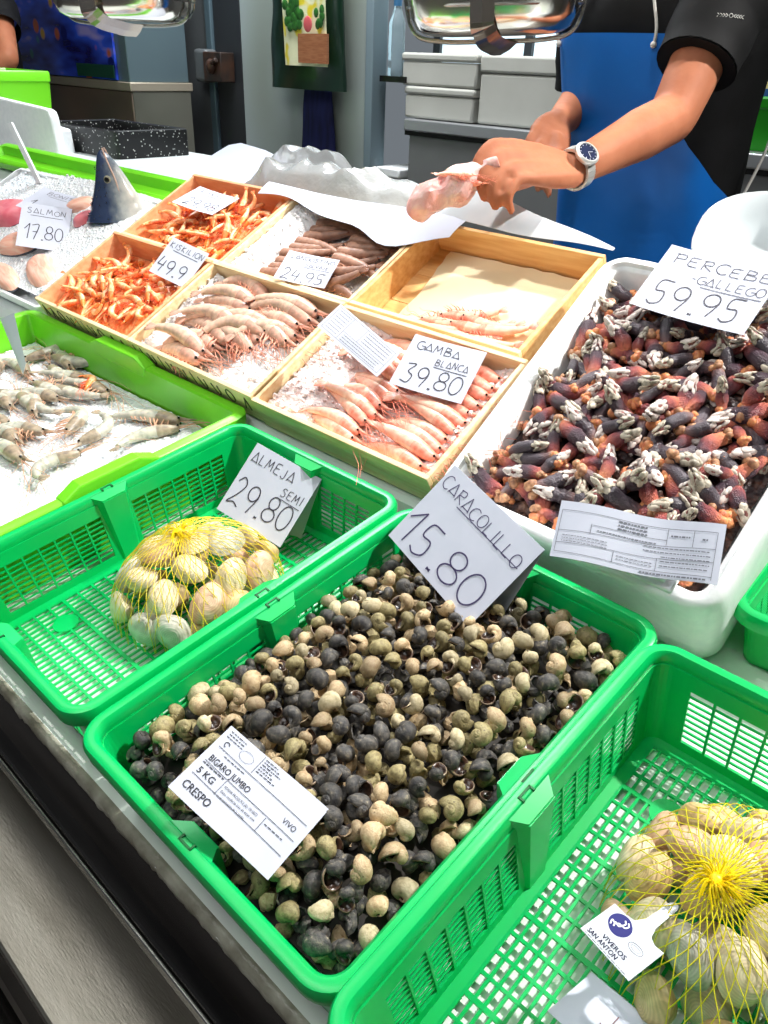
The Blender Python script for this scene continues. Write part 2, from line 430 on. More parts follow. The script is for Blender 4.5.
fishbox(-1.14, -0.60, 1.268, 1.478, 2.44, 'large pale foam box beside the two small stacked boxes')
# small white box ends and glove box left of the table
t = thing('white_box', 'white low box with a lid standing at the end of the work table', 'box', (-1.58, 2.42, 0.19))
mb = MB(); mb.box((-0.02, 0.0, 0), (0.10, 0.2, 0.86)); mb.build('body', mat('greyish_white', (170, 170, 164), 0.6), t, bevel=0.006)
mb = MB(); mb.box((-0.025, -0.005, 0.861), (0.105, 0.205, 0.895)); mb.build('lid', M_foam, t, bevel=0.006)

# niche shelf with the water bottle and the bright window behind
mb = MB(); mb.box((-1.60, 2.42, 1.38), (-1.47, 2.9, 1.40)); struct('trim_1', mb, M_steel_dk)
mb = MB(); mb.box((-1.64, 2.9, 0.19), (-1.3, 2.95, 1.38)); struct('trim_2', mb, mat('niche_dark', (60, 58, 54), 0.6))
wn = thing('window_1', 'bright window behind the bottle shelf', 'window', (-1.15, 3.30, 1.35)); wn['kind'] = 'structure'
mb = MB(); mb.box((-0.9, 0, 0.1), (0.62, 0.02, 1.2)); mb.build('pane', mat('daylit_pane', (220, 235, 240), 0.2, emit=((215, 236, 245), 0.9)), wn)
mb = MB()
for x in (-0.92, -0.4, 0.1, 0.60): mb.box((x, -0.02, 0.06), (x + 0.04, 0.0, 1.24))
for z in (0.06, 1.2): mb.box((-0.92, -0.02, z), (0.64, 0.0, z + 0.04))
mb.build('frame', mat('frame_dark', (70, 76, 80), 0.5), wn)
bt = thing('water_bottle', 'clear plastic water bottle on the niche shelf beside the door', 'bottle', (-1.565, 2.47, 1.40))
prof = [(0.0, 0), (0.028, 0), (0.031, 0.006), (0.030, 0.03), (0.031, 0.04), (0.029, 0.05), (0.031, 0.06), (0.029, 0.07), (0.031, 0.08), (0.031, 0.13), (0.029, 0.14), (0.031, 0.15), (0.030, 0.17), (0.018, 0.205), (0.013, 0.215), (0.013, 0.225)]
def lathe(mb, prof, seg=24, c=(0, 0, 0), sx=1, sy=1):
    mb.grid([[(c[0] + r * sx * math.cos(2 * PI * k / seg), c[1] + r * sy * math.sin(2 * PI * k / seg), c[2] + z) for k in range(seg)] for r, z in prof], closed_u=True)
mb = MB(); lathe(mb, prof); mb.build('bottle_body', mat('clear_plastic', (205, 225, 232), 0.08, trans=0.75, ior=1.2), bt, angle=60)
mb = MB(); lathe(mb, [(0.0, 0.222), (0.0155, 0.222), (0.0155, 0.243), (0.0, 0.245)]); mb.build('cap', mat('bottle_cap', (60, 110, 150), 0.4), bt)
# ------------------------------------------------------------------ green lattice crates
def rrect(w, d, r, n=6, inset=0.0):
    """rounded rectangle from (0,0) to (w,d), inset inwards"""
    pts = []
    x0, y0, x1, y1 = inset, inset, w - inset, d - inset
    rr = max(r - inset, 0.001)
    for cx, cy, a0 in ((x1 - rr, y1 - rr, 0), (x0 + rr, y1 - rr, 90), (x0 + rr, y0 + rr, 180), (x1 - rr, y0 + rr, 270)):
        for k in range(n + 1):
            a = R(a0 + 90 * k / n)
            pts.append((cx + rr * math.cos(a), cy + rr * math.sin(a)))
    return pts
def loft_rr(mb, w, d, r, prof, n=6, closed=True):
    """prof: (inset, z) pairs swept round the rounded rectangle"""
    rows = [[(x, y, z) for x, y in rrect(w, d, r, n, ins)] for ins, z in prof]
    mb.grid(rows, closed_u=True, closed_v=closed)
def taper(w, d, H, k):
    def fn(p):
        t = min(max(-p.z / H, 0), 1.2) * k
        return Vector((w / 2 + (p.x - w / 2) * (1 - t / (w / 2)), d / 2 + (p.y - d / 2) * (1 - t / (d / 2)), p.z))
    return fn
def green_crate(label, x, y, w=0.343, d=0.458, H=0.110, yaw=0, dz=0, lugs=True, frame=G):
    t = thing('green_crate', label, 'crate', frame.p(x, y, dz), (R(7.4) if frame is G else 0, 0, R(yaw)), 'green plastic lattice crates')
    if frame is not G: t.rotation_euler = frame.rot((0, 0, R(yaw)))
    tf = taper(w, d, H, 0.012)
    # rim
    mb = MB()
    loft_rr(mb, w, d, 0.032, [(0.001, -0.019), (0.0, -0.006), (0.0022, -0.0015), (0.006, 0.0), (0.0115, -0.0006), (0.0145, -0.004), (0.0155, -0.012), (0.0135, -0.019), (0.008, -0.015), (0.004, -0.016)], 8)
    if lugs:
        for (cx, cy, ax) in ((w / 2, 0.004, 'x'), (w / 2, d - 0.004, 'x'), (0.004, d / 2, 'y'), (w - 0.004, d / 2, 'y')):
            sx = 1 if cx < w / 2 else -1; sy = 1 if cy < d / 2 else -1
            if ax == 'x': poly = [(cx - 0.030, cy + 0.006 * sy), (cx - 0.017, cy + 0.021 * sy), (cx + 0.017, cy + 0.021 * sy), (cx + 0.030, cy + 0.006 * sy)]
            else: poly = [(cx + 0.006 * sx, cy - 0.030), (cx + 0.021 * sx, cy - 0.017), (cx + 0.021 * sx, cy + 0.017), (cx + 0.006 * sx, cy + 0.030)]
            mb.add([(a, b, -0.0008 - 0.0065 * (q in (1, 2))) for q, (a, b) in enumerate(poly)] + [(a, b, -0.013) for a, b in poly], [(0, 1, 2, 3), (7, 6, 5, 4), (0, 4, 5, 1), (1, 5, 6, 2), (2, 6, 7, 3), (3, 7, 4, 0)])
    rim = mb.build('rim', M_green, t)
    if lugs:
        # moulded slots on the middle lugs
        s = MB()
        for (cx, cy, ax) in ((w / 2, 0.008, 'x'), (0.008, d / 2, 'y'), (w - 0.008, d / 2, 'y')):
            if ax == 'x': s.box((cx - 0.008, cy - 0.001, -0.002), (cx + 0.008, cy + 0.001, 0.0006)); s.box((cx - 0.008, cy - 0.001, -0.002), (cx - 0.006, cy + 0.005, 0.0006)); s.box((cx + 0.006, cy - 0.001, -0.002), (cx + 0.008, cy + 0.005, 0.0006))
            else: s.box((cx - 0.001, cy - 0.008, -0.002), (cx + 0.001, cy + 0.008, 0.0006)); s.box((cx - 0.001, cy - 0.008, -0.002), (cx + 0.005, cy - 0.006, 0.0006)); s.box((cx - 0.001, cy + 0.006, -0.002), (cx + 0.005, cy + 0.008, 0.0006))
        s.build('slot', mat('green_dark', (0, 96, 44), 0.5), rim)
    # walls
    mb = MB(); th = 0.0028; ins = 0.0125; zt, zb = -0.014, -H
    r0 = 0.030
    win_t, win_b = -0.032, -H + 0.014
    def corner(cx, cy, a0):
        rr = r0 - ins
        for (za, zb_) in ((zt, zb),):
            outer, inner = [], []
            for k in range(7):
                a = R(a0 + 90 * k / 6)
                outer.append((cx + rr * math.cos(a), cy + rr * math.sin(a))); inner.append((cx + (rr - th) * math.cos(a), cy + (rr - th) * math.sin(a)))
            poly = outer + inner[::-1]
            mb.extrude(poly, 'z', zb_, za)
    c = r0
    corner(w - c, d - c, 0); corner(c, d - c, 90); corner(c, c, 180); corner(w - c, c, 270)
    def side(a0, a1, place):
        """wall between a0 and a1 along the side; place(s0,s1,t0,t1,z0,z1) adds a box"""
        L_ = a1 - a0; mid = (a0 + a1) / 2; ew = 0.020; lug = 0.024
        place(a0, a1, 0, th, win_t, zt); place(a0, a1, 0, th, zb, win_b)
        wins = [(a0 + ew, mid - lug), (mid + lug, a1 - ew)]
        place(a0, a0 + ew, 0, th, win_b, win_t); place(mid - lug, mid + lug, 0, th, win_b, win_t); place(a1 - ew, a1, 0, th, win_b, win_t)
        for (p, q) in wins:
            nv = max(2, int(round((q - p) / 0.0235)))
            for k in range(1, nv):
                s_ = p + (q - p) * k / nv; place(s_ - 0.0013, s_ + 0.0013, 0, th, win_b, win_t)
            nh = 9
            for k in range(1, nh):
                z_ = win_b + (win_t - win_b) * k / nh; place(p, q, 0.0004, th - 0.0006, z_ - 0.0009, z_ + 0.0009)
        return mid
    px = lambda s0, s1, t0, t1, z0, z1: mb.box((s0, ins + t0, z0), (s1, ins + t1, z1))
    qx = lambda s0, s1, t0, t1, z0, z1: mb.box((s0, d - ins - t1, z0), (s1, d - ins - t0, z1))
    py = lambda s0, s1, t0, t1, z0, z1: mb.box((ins + t0, s0, z0), (ins + t1, s1, z1))
    qy = lambda s0, s1, t0, t1, z0, z1: mb.box((w - ins - t1, s0, z0), (w - ins - t0, s1, z1))
    for pl, L0 in ((px, w), (qx, w), (py, d), (qy, d)): side(c, L0 - c, pl)
    # stiffening lug columns, wide at the rim and narrow at the floor
    if lugs:
        for k, (cx, cy) in enumerate(((w / 2, ins), (w / 2, d - ins), (ins, d / 2), (w - ins, d / 2))):
            st = len(mb.v); b = 0.013; a_ = 0.017
            n = MB(); n.add([(-a_ - .008, 0, 0), (a_ + .008, 0, 0), (a_, b, 0), (-a_, b, 0), (-a_, 0, -1), (a_, 0, -1), (a_ * .7, b * .45, -1), (-a_ * .7, b * .45, -1)],
                            [(0, 3, 2, 1), (4, 5, 6, 7), (0, 1, 5, 4), (1, 2, 6, 5), (2, 3, 7, 6), (3, 0, 4, 7)])
            ang = [0, PI, -PI / 2, PI / 2][k]
            n.xf(lambda p: Matrix.Rotation(ang, 3, 'Z') @ Vector((p.x, p.y, -0.009 + p.z * -1 * (-1) * (H - 0.012))) + Vector((cx, cy, 0)))
            mb.merge(n)
    mb.xf(tf); mb.build('basket_wall', M_green, t, smooth=False)
    # floor grate
    mb = MB(); i0 = ins + 0.002
    loft_rr(mb, w, d, 0.03, [(ins, -H), (ins + 0.014, -H - 0.001), (ins + 0.014, -H + 0.0022), (ins, -H + 0.004)], 6)
    nx = 4
    xs0, xs1, ys0, ys1 = i0 + 0.012, w - i0 - 0.012, i0 + 0.012, d - i0 - 0.012
    nlong = int(round((ys1 - ys0) / 0.0215))
    for k in range(nlong + 1):
        y_ = ys0 + (ys1 - ys0) * k / nlong; wd = 0.0016 if k % 4 else 0.0024
        mb.box((xs0, y_ - wd, -H), (xs1, y_ + wd, -H + 0.0026))
    nsh = int(round((xs1 - xs0) / 0.0098))
    for k in range(nsh + 1):
        x_ = xs0 + (xs1 - xs0) * k / nsh; mb.box((x_ - 0.0014, ys0, -H + 0.0002), (x_ + 0.0014, ys1, -H + 0.0024))
    for cx in (0.22, 0.78):
        for cy in (0.2, 0.8):
            mb.extrude([(w * cx + 0.017 * math.cos(2 * PI * k / 20), d * cy + 0.017 * math.sin(2 * PI * k / 20)) for k in range(20)], 'z', -H, -H + 0.003)
    mb.xf(tf); mb.build('floor_grate', M_green, t, smooth=False)
    return t
green_crate('green lattice crate holding one netted bag of clams and the 29.80 card', -0.3465, -0.004, 0.342, 0.462)
green_crate('green lattice crate heaped with small dark snails', 0.0, -0.009, 0.345, 0.467)
green_crate('green lattice crate in the near corner with a tagged net of clams', 0.3375, -0.022, 0.343, dz=0.005)
green_crate('nearly empty green lattice crate beyond the foam box corner', 0.364, 0.550, 0.343, 0.458, H=0.085, yaw=1, dz=-0.024)

# ------------------------------------------------------------------ lime green solid fish crates
def lime_crate(label, frame, x, y, w, d, H, group=None, dz=0, yaw=0):
    t = thing('lime_crate', label, 'crate', frame.p(x, y, dz), frame.rot((0, 0, R(yaw))), 'lime green solid crates')
    mb = MB()
    loft_rr(mb, w, d, 0.03, [(0.001, -0.022), (0.0, -0.002), (0.003, 0.0), (0.017, 0.0), (0.020, -0.003), (0.024, -H + 0.01), (0.032, -H)], 6, closed=False)
    rows = [[(px_, py_, -H) for px_, py_ in rrect(w, d, 0.03, 6, 0.032)]]
    b = mb.add(rows[0], [tuple(range(len(rows[0])))])
    loft_rr(mb, w, d, 0.03, [(0.001, -0.022), (0.010, -0.022), (0.020, -H - 0.002)], 6, closed=False)
    mb.build('tub', M_lime, t)
    # raised grips halfway along each side of the rim
    if d < 0.2: return t
    for (cx, cy, ang, L_) in ((w - 0.010, d * 0.5, PI / 2, 0.09), (0.010, d * 0.5, PI / 2, 0.09), (w / 2, d - 0.010, 0, 0.13), (w / 2, 0.010, 0, 0.13)):
        n = MB(); n.extrude([(-L_ / 2 - 0.03, 0.0), (-L_ / 2, 0.014), (L_ / 2, 0.014), (L_ / 2 + 0.03, 0.0), (L_ / 2 + 0.02, -0.02), (-L_ / 2 - 0.02, -0.02)], 'y', -0.012, 0.012)
        Mx = Matrix.Rotation(ang, 3, 'Z'); n.xf(lambda p: Mx @ p + Vector((cx, cy, 0)))
        n.build('grip', M_lime, t, smooth=False, bevel=0.003)
    return t
lime_crate('large lime green crate of ice and raw grey shrimp', G, -1.085, 0.0, 0.735, 0.488, 0.11, dz=-0.002)
lime_crate('long narrow lime green tray behind the salmon head', B1, -1.02, 0.382, 1.0, 0.085, 0.016, dz=-0.044)
t = thing('white_tray', 'flat white tray of ice under the salmon and bonito cards', 'tray', B1.p(-0.73, -0.004, -0.030), B1.rt)
mb = MB(); loft_rr(mb, 0.716, 0.372, 0.02, [(0.004, -0.030), (0, -0.004), (0.001, 0), (0.007, 0), (0.009, -0.004), (0.012, -0.026)], 5, closed=False)
pp_ = rrect(0.716, 0.372, 0.02, 5, 0.012); mb.add([(a, b, -0.026) for a, b in pp_], [tuple(range(len(pp_)))]); pp_ = rrect(0.716, 0.372, 0.02, 5, 0.004); mb.add([(a, b, -0.030) for a, b in pp_], [tuple(range(len(pp_)))])
mb.build('tray_body', M_foam, t, angle=40)

# ------------------------------------------------------------------ pale wooden boxes
def wooden_box(label, frame, x, y, w, d, H=0.056, th=0.0075, dz=0, yaw=0, inner=M_wood, marks=False):
    t = thing('wooden_box', label, 'box', frame.p(x, y, dz), frame.rot((0, 0, R(yaw))), 'pale wooden seafood boxes')
    for nm, a, b in (('front_board', (0, 0, -H), (w, th, 0)), ('back_board', (0, d - th, -H), (w, d, 0)), ('side_board', (0, th, -H), (th, d - th, -0.0015)), ('side_board', (w - th, th, -H), (w, d - th, -0.0015))):
        mb = MB(); mb.box(a, b); o = mb.build(nm, inner if nm != 'front_board' else M_wood, t, bevel=0.001)
        if nm == 'front_board' and marks:
            s = MB(); random.seed(int(abs(x) * 1000) + 3); px_ = 0.012
            while px_ < w - 0.02:      # dark stencilled strokes, half hidden below the rim
                k = random.choice((0, 1, 2, 3))
                if k == 0: s.box((px_, -0.0006, -0.036), (px_ + 0.003, 0.0002, -0.008)); px_ += 0.022
                elif k == 1:
                    for (p0, p1) in (((px_, -0.036), (px_ + 0.012, -0.010)), ((px_ + 0.012, -0.010), (px_ + 0.014, -0.036))):
                        s.tube([(p0[0], -0.0003, p0[1]), (p1[0], -0.0003, p1[1])], 0.0012, 6)
                    px_ += 0.034
                elif k == 2:
                    s.tube([(px_ + 0.009 + 0.009 * math.cos(a), -0.0003, -0.022 + 0.013 * math.sin(a)) for a in np.linspace(0, 2 * PI, 17)], 0.0012, 6); px_ += 0.040
                else:
                    s.tube(spline([(px_, -0.0003, -0.012), (px_ + 0.006, -0.0003, -0.034), (px_ + 0.014, -0.0003, -0.030), (px_ + 0.016, -0.0003, -0.012)], 4), 0.0012, 6); px_ += 0.036
            s.build('stencil', mat('stencil_ink', (96, 84, 66), 0.6), o)
    mb = MB()
    n = 3
    for k in range(n): mb.box((th, th + (d - 2 * th) * k / n + 0.0006, -H + 0.001), (w - th, th + (d - 2 * th) * (k + 1) / n - 0.0006, -H + 0.005))
    mb.build('bottom_board', inner, t)
    return t
wooden_box('wooden box of small orange shrimp in the front row with the 49.9 card', B1, 0.0, 0.0, 0.347, 0.226, inner=M_wood_o, marks=True)
wooden_box('wooden box of large grey pink prawns and ice in the front row', B1, 0.3505, 0.0, 0.352, 0.226, marks=True, yaw=-0.5)
wooden_box('wooden box of pink white prawns laid in rows with the 39.80 card', B1, 0.705, -0.005, 0.348, 0.226, dz=-0.003)
wooden_box('wooden box of small orange shrimp in the rear row against the paper', B2, 0.0, 0.0, 0.347, 0.226, inner=M_wood_o)
wooden_box('wooden box of brown langoustine tails in the rear row', B2, 0.349, 0.0, 0.346, 0.226)
wooden_box('nearly empty wooden box lined with cream paper', B2, 0.697, 0.0, 0.330, 0.226, inner=mat('pine_wood_warm', (240, 196, 132), 0.55, c2=(222, 164, 98), scale=9, detail=6, stretch=(1, 9, 14), bump=0.08, bscale=50))
# cream liner paper on the floor of the empty box
mb = MB(); rows = []
for i in range(13):
    v = 0.03 + 0.185 * i / 12
    rows.append([B2.p(0.697 + 0.012 + 0.022 + 0.30 * j / 16 + (0.03 * (1 - i / 12) if j == 0 else 0), v, -0.0475 + 0.004 * abs(mnoise.noise((j * .5, i * .5, 0)))) for j in range(17)])
rows2 = [[p - Vector((0, 0, 0.0006)) for p in r] for r in rows]
mb.grid(rows); mb.grid(rows2, flip=True)
tag(mb.build('liner_paper', mat('cream_paper', (246, 232, 196), 0.6, c2=(240, 220, 178), scale=6)), 'cream liner paper on the floor of the nearly empty wooden box', 'paper')

# ------------------------------------------------------------------ white foam boxes
def foam_box(label, frame, x, y, w, d, H, wall=0.022, rt=None, loc=None):
    t = thing('white_foam_box', label, 'box', loc if loc else frame.p(x, y, 0), rt if rt else frame.rot((0, 0, 0)))
    mb = MB()
    loft_rr(mb, w, d, 0.035, [(0.008, -H), (0.0, -0.03), (0.0, -0.006), (0.004, -0.001), (0.010, 0.0), (0.013, 0.0), (0.015, -0.006), (wall - 0.003, -0.007), (wall, -0.010), (wall + 0.006, -H + 0.03), (wall + 0.014, -H + 0.022)], 8, closed=False)
    pts = rrect(w, d, 0.035, 8, wall + 0.014)
    mb.add([(a, b, -H + 0.022) for a, b in pts], [tuple(range(len(pts)))])
    pts = rrect(w, d, 0.035, 8, 0.008)
    mb.add([(a, b, -H) for a, b in pts], [tuple(range(len(pts)))])
    mb.build('foam_body', M_foam, t, angle=50)
    # lid locating ledge on the front rim, moulded as a raised step
    mb = MB(); mb.box((w * 0.50, 0.006, -0.002), (w - 0.045, 0.024, 0.004)); mb.box((w * 0.50, 0.012, 0.003), (w - 0.055, 0.024, 0.008))
    mb.build('lid_ledge', M_foam, t, bevel=0.003)
    return t
foam_box('deep white foam box full of goose barnacles', FB, 0.004, 0.0, 0.356, 0.429, 0.150)
# ------------------------------------------------------------------ periwinkles
def snail_mesh(name, mats, size=0.0125, k=0.135, turns=3.4, seg=14, seed=0, lipout=0.0, res=26):
    """globose spiral shell: a tube growing along a logarithmic spiral, aperture closed by a dark disc"""
    mb = MB(); rnd = random.Random(seed)
    T = 2 * PI * turns; n = int(turns * res)
    rows = []
    for i in range(n + 1):
        th = T * i / n; s = math.exp(k * (th - T))
        rc = 0.37 * s; rt_ = 0.66 * s; z = -0.98 * s
        # slight swelling of the last half whorl, growth lines
        rt_ *= 1 + 0.015 * math.sin(th * 9) + 0.02 * rnd.uniform(-1, 1)
        cx, cy = rc * math.cos(th), rc * math.sin(th)
        er = Vector((math.cos(th), math.sin(th), 0)); ez = Vector((0, 0, 1))
        row = []
        for j in range(seg):
            a = 2 * PI * j / seg
            row.append(Vector((cx, cy, z)) + er * (rt_ * math.cos(a)) + ez * (rt_ * 1.12 * math.sin(a)))
        rows.append([p * size for p in row])
    b = mb.grid(rows, closed_u=True, mat=0)
    # aperture: pale lip ring and a dark recessed operculum
    last = [Vector(p) for p in rows[-1]]; c = sum(last, Vector()) / seg
    et = Vector((-math.sin(T), math.cos(T), 0))
    lip = [c + (p - c) * 0.84 + et * 0.0006 for p in last]; ins_ = [c + (p - c) * 0.72 - et * size * 0.22 for p in last]
    mb.grid([last, lip], closed_u=True, mat=2); mb.grid([lip, ins_], closed_u=True, mat=1)
    mb.add([c - et * size * 0.26] + ins_, [(0, 1 + j, 1 + (j + 1) % seg) for j in range(seg)], mat=1)
    # centre it
    zs = [p[2] for p in mb.v]; cz = (min(zs) + max(zs)) / 2
    mb.xf(lambda p: p - Vector((0, 0, cz)))
    return mb.mesh(name, mats, smooth=True)
def shell_mat(name, c, c2, c3, scale=230):
    m = mat(name, c, 0.48, spec=0.4, c2=c2, scale=scale, detail=6, lo=0.36, hi=0.60, bump=0.6, bscale=900, bdist=0.0012)
    nt = m.node_tree; rp = [n for n in nt.nodes if n.type == 'VALTORGB'][0]
    e = rp.color_ramp.elements.new(0.70); e.color = (*lin(c3), 1)
    # each shell its own brightness
    oi = nt.nodes.new('ShaderNodeObjectInfo'); mr = nt.nodes.new('ShaderNodeMapRange'); mr.inputs['To Min'].default_value = 0.58; mr.inputs['To Max'].default_value = 1.18
    nt.links.new(oi.outputs['Random'], mr.inputs['Value'])
    hs = nt.nodes.new('ShaderNodeHueSaturation'); nt.links.new(mr.outputs[0], hs.inputs['Value']); nt.links.new(rp.outputs[0], hs.inputs['Color'])
    nt.links.new(hs.outputs[0], nt.nodes['Principled BSDF'].inputs['Base Color'])
    return m
M_ap = mat('aperture_dark', (34, 24, 20), 0.25, c2=(70, 48, 36), scale=200)
M_lip = mat('aperture_lip', (150, 130, 106), 0.4, c2=(80, 62, 50), scale=160)
SH_MATS = {'slate': shell_mat('shell_slate', (54, 54, 56), (96, 92, 86), (150, 140, 120)),
           'olive': shell_mat('shell_olive', (122, 110, 76), (168, 156, 112), (92, 84, 64)),
           'tan': shell_mat('shell_tan', (176, 148, 112), (206, 184, 146), (128, 104, 78)),
           'beige': shell_mat('shell_beige', (206, 192, 158), (178, 164, 128), (140, 126, 96))}
def where9(u, v):
    a = ['left', 'middle', 'right'][min(2, int(u * 3))]; b = ['front', 'centre', 'back'][min(2, int(v * 3))]
    return 'in the very centre' if (a, b) == ('middle', 'centre') else ('%s %s part' % (b, a))
snail = {}
for cn, m_ in SH_MATS.items():
    snail[cn] = [snail_mesh('periwinkle', [m_, M_ap, M_lip], 0.0118, kk, seed=q) for q, kk in enumerate((0.125, 0.15, 0.115))]
SN_LABEL = {'slate': 'dark slate grey periwinkle shell in the snail heap', 'olive': 'mossy olive periwinkle shell in the snail heap',
            'tan': 'tan brown periwinkle shell in the snail heap', 'beige': 'pale beige periwinkle shell in the snail heap'}
CW, CD = 0.343, 0.458
def heap_h(x, y):
    """snail heap surface below the rim of the middle crate"""
    ex = min(x - 0.016, CW - 0.016 - x) / 0.06; ey = min(y - 0.016, CD - 0.016 - y) / 0.07
    e = max(0.0, min(1.0, min(ex, ey)))
    base = -0.044 + 0.030 * (e * e * (3 - 2 * e))
    base += 0.016 * max(0, (x / CW - 0.45)) + 0.014 * max(0, 0.35 - y / CD) - 0.012 * max(0, y / CD - 0.7)
    return base + 0.005 * mnoise.noise((x * 18, y * 18, 0.3))
rs = random.Random(11)
pts = []; tries = 0
while len(pts) < 300 and tries < 60000:
    tries += 1
    x = rs.uniform(0.024, CW - 0.024); y = rs.uniform(0.024, CD - 0.024)
    rr = 0.0198 if tries < 22000 else 0.0182
    if all((x - a) ** 2 + (y - b) ** 2 > rr * rr for a, b in pts): pts.append((x, y))
kinds = ['slate'] * 36 + ['olive'] * 26 + ['tan'] * 24 + ['beige'] * 14
for (x, y) in pts:
    kd = rs.choice(kinds); me = rs.choice(snail[kd])
    o = bpy.data.objects.new('periwinkle', me); col.objects.link(o)
    o.location = G.p(x, y, heap_h(x, y) + rs.uniform(-0.004, 0.004))
    sc = rs.uniform(0.80, 1.24); o.scale = (sc,) * 3
    # shells lie on their sides or apex up
    o.rotation_euler = G.rot((rs.choice((-1, 1)) * R(rs.uniform(30, 115)), R(rs.uniform(-30, 30)), rs.uniform(0, 2 * PI)))
    tag(o, SN_LABEL[kd] + ', ' + where9(x / CW, y / CD), 'periwinkle', 'periwinkles heaped in the middle green crate')
# the shells buried below the visible layer: one mass
mb = MB()
lowv = [(np.array([v.co[:] for v in me.vertices]), [tuple(p.vertices) for p in me.polygons]) for me in
        [snail_mesh('periwinkle_low', [M_ap, M_ap, M_ap], 0.0118, kk, turns=2.0, seg=8, seed=3, res=12) for kk in (0.13, 0.15)]]
for lay, dz in ((0, -0.013), (1, -0.027)):
    pp = []; tr = 0
    while len(pp) < 300 and tr < 16000:
        tr += 1
        x = rs.uniform(0.024, CW - 0.024); y = rs.uniform(0.024, CD - 0.024)
        if all((x - a) ** 2 + (y - b) ** 2 > 0.0178 ** 2 for a, b in pp): pp.append((x, y))
    for x, y in pp:
        V, F_ = lowv[rs.randrange(2)]
        M3 = Euler((rs.uniform(0, 6), rs.uniform(0, 6), rs.uniform(0, 6))).to_matrix()
        c = Vector((x, y, heap_h(x, y) + dz)); i = rs.randrange(4)
        mb.add([c + M3 @ Vector(v) for v in V], F_, mat=i)
# dark sheet under them, coloured as the shade between the shells
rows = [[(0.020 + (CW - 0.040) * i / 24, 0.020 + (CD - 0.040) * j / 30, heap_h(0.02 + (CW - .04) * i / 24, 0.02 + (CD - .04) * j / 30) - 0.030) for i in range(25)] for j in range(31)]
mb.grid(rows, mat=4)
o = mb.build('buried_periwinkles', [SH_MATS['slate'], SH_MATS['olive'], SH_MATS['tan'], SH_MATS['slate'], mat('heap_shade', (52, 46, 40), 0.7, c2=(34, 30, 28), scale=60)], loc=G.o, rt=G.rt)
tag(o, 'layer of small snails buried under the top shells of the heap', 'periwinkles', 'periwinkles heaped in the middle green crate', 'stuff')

# ------------------------------------------------------------------ clams in yellow nets
def clam_valve(L=0.021, wd=0.0170, h=0.0112, sgn=1, seed=0):
    """one valve: domed, wider at the margin, umbo off centre, concentric ridges"""
    mb = MB(); rows = []; n = 14; seg = 28
    for i in range(n + 1):
        u = i / n
        row = []
        for k in range(seg):
            a = 2 * PI * k / seg
            ca, sa = math.cos(a), math.sin(a)
            # outline: rounded triangle, pointing to +y umbo
            rx = L * (1 - 0.10 * sa) * (abs(ca) ** 0.0 if True else 1)
            ry_ = wd * (1.0 if sa < 0 else 0.92)
            x = rx * ca * u; y = ry_ * sa * u + (1 - u) * wd * 0.42
            hh = h * (1 - u ** 2.3) ** 0.75 * (1 + 0.0) + 0.00022 * math.sin(u * 60)
            row.append((x, y, sgn * hh))
        rows.append(row)
    mb.grid(rows, closed_u=True, flip=sgn < 0)
    return mb
def clam_mat(name, c, c2):
    m = mat(name, c, 0.45, c2=c2, scale=70, detail=4, bump=0.25, bscale=260, bdist=0.001)
    nt = m.node_tree; rp = [n for n in nt.nodes if n.type == 'VALTORGB'][0]
    tc = nt.nodes.new('ShaderNodeTexCoord')
    w = nt.nodes.new('ShaderNodeTexWave'); w.wave_type = 'RINGS'; w.rings_direction = 'Z'; w.inputs['Scale'].default_value = 170; w.inputs['Distortion'].default_value = 1.5
    nt.links.new(tc.outputs['Object'], w.inputs['Vector'])
    mx = nt.nodes.new('ShaderNodeMix'); mx.data_type = 'RGBA'; mx.blend_type = 'MULTIPLY'; mx.inputs[0].default_value = 0.18
    nt.links.new(rp.outputs[0], mx.inputs[6]); nt.links.new(w.outputs['Color'], mx.inputs[7])
    nt.links.new(mx.outputs[2], nt.nodes['Principled BSDF'].inputs['Base Color'])
    return m
CM = [clam_mat('clam_cream', (246, 232, 200), (222, 200, 158)), clam_mat('clam_ochre', (232, 204, 150), (204, 170, 116)), clam_mat('clam_grey', (222, 220, 206), (178, 174, 156)), clam_mat('clam_rosy', (238, 208, 176), (210, 166, 132))]
CN = ['cream', 'ochre', 'greyish', 'rosy beige']
clam_me = []
for i, m_ in enumerate(CM):
    clam_me.append((clam_valve(sgn=1).mesh('upper_valve', m_), clam_valve(sgn=-1).mesh('lower_valve', m_)))
M_net = mat('yellow_net', (232, 206, 40), 0.4, sub=0.1)
M_net_g = mat('yellow_green_net', (196, 204, 50), 0.4)
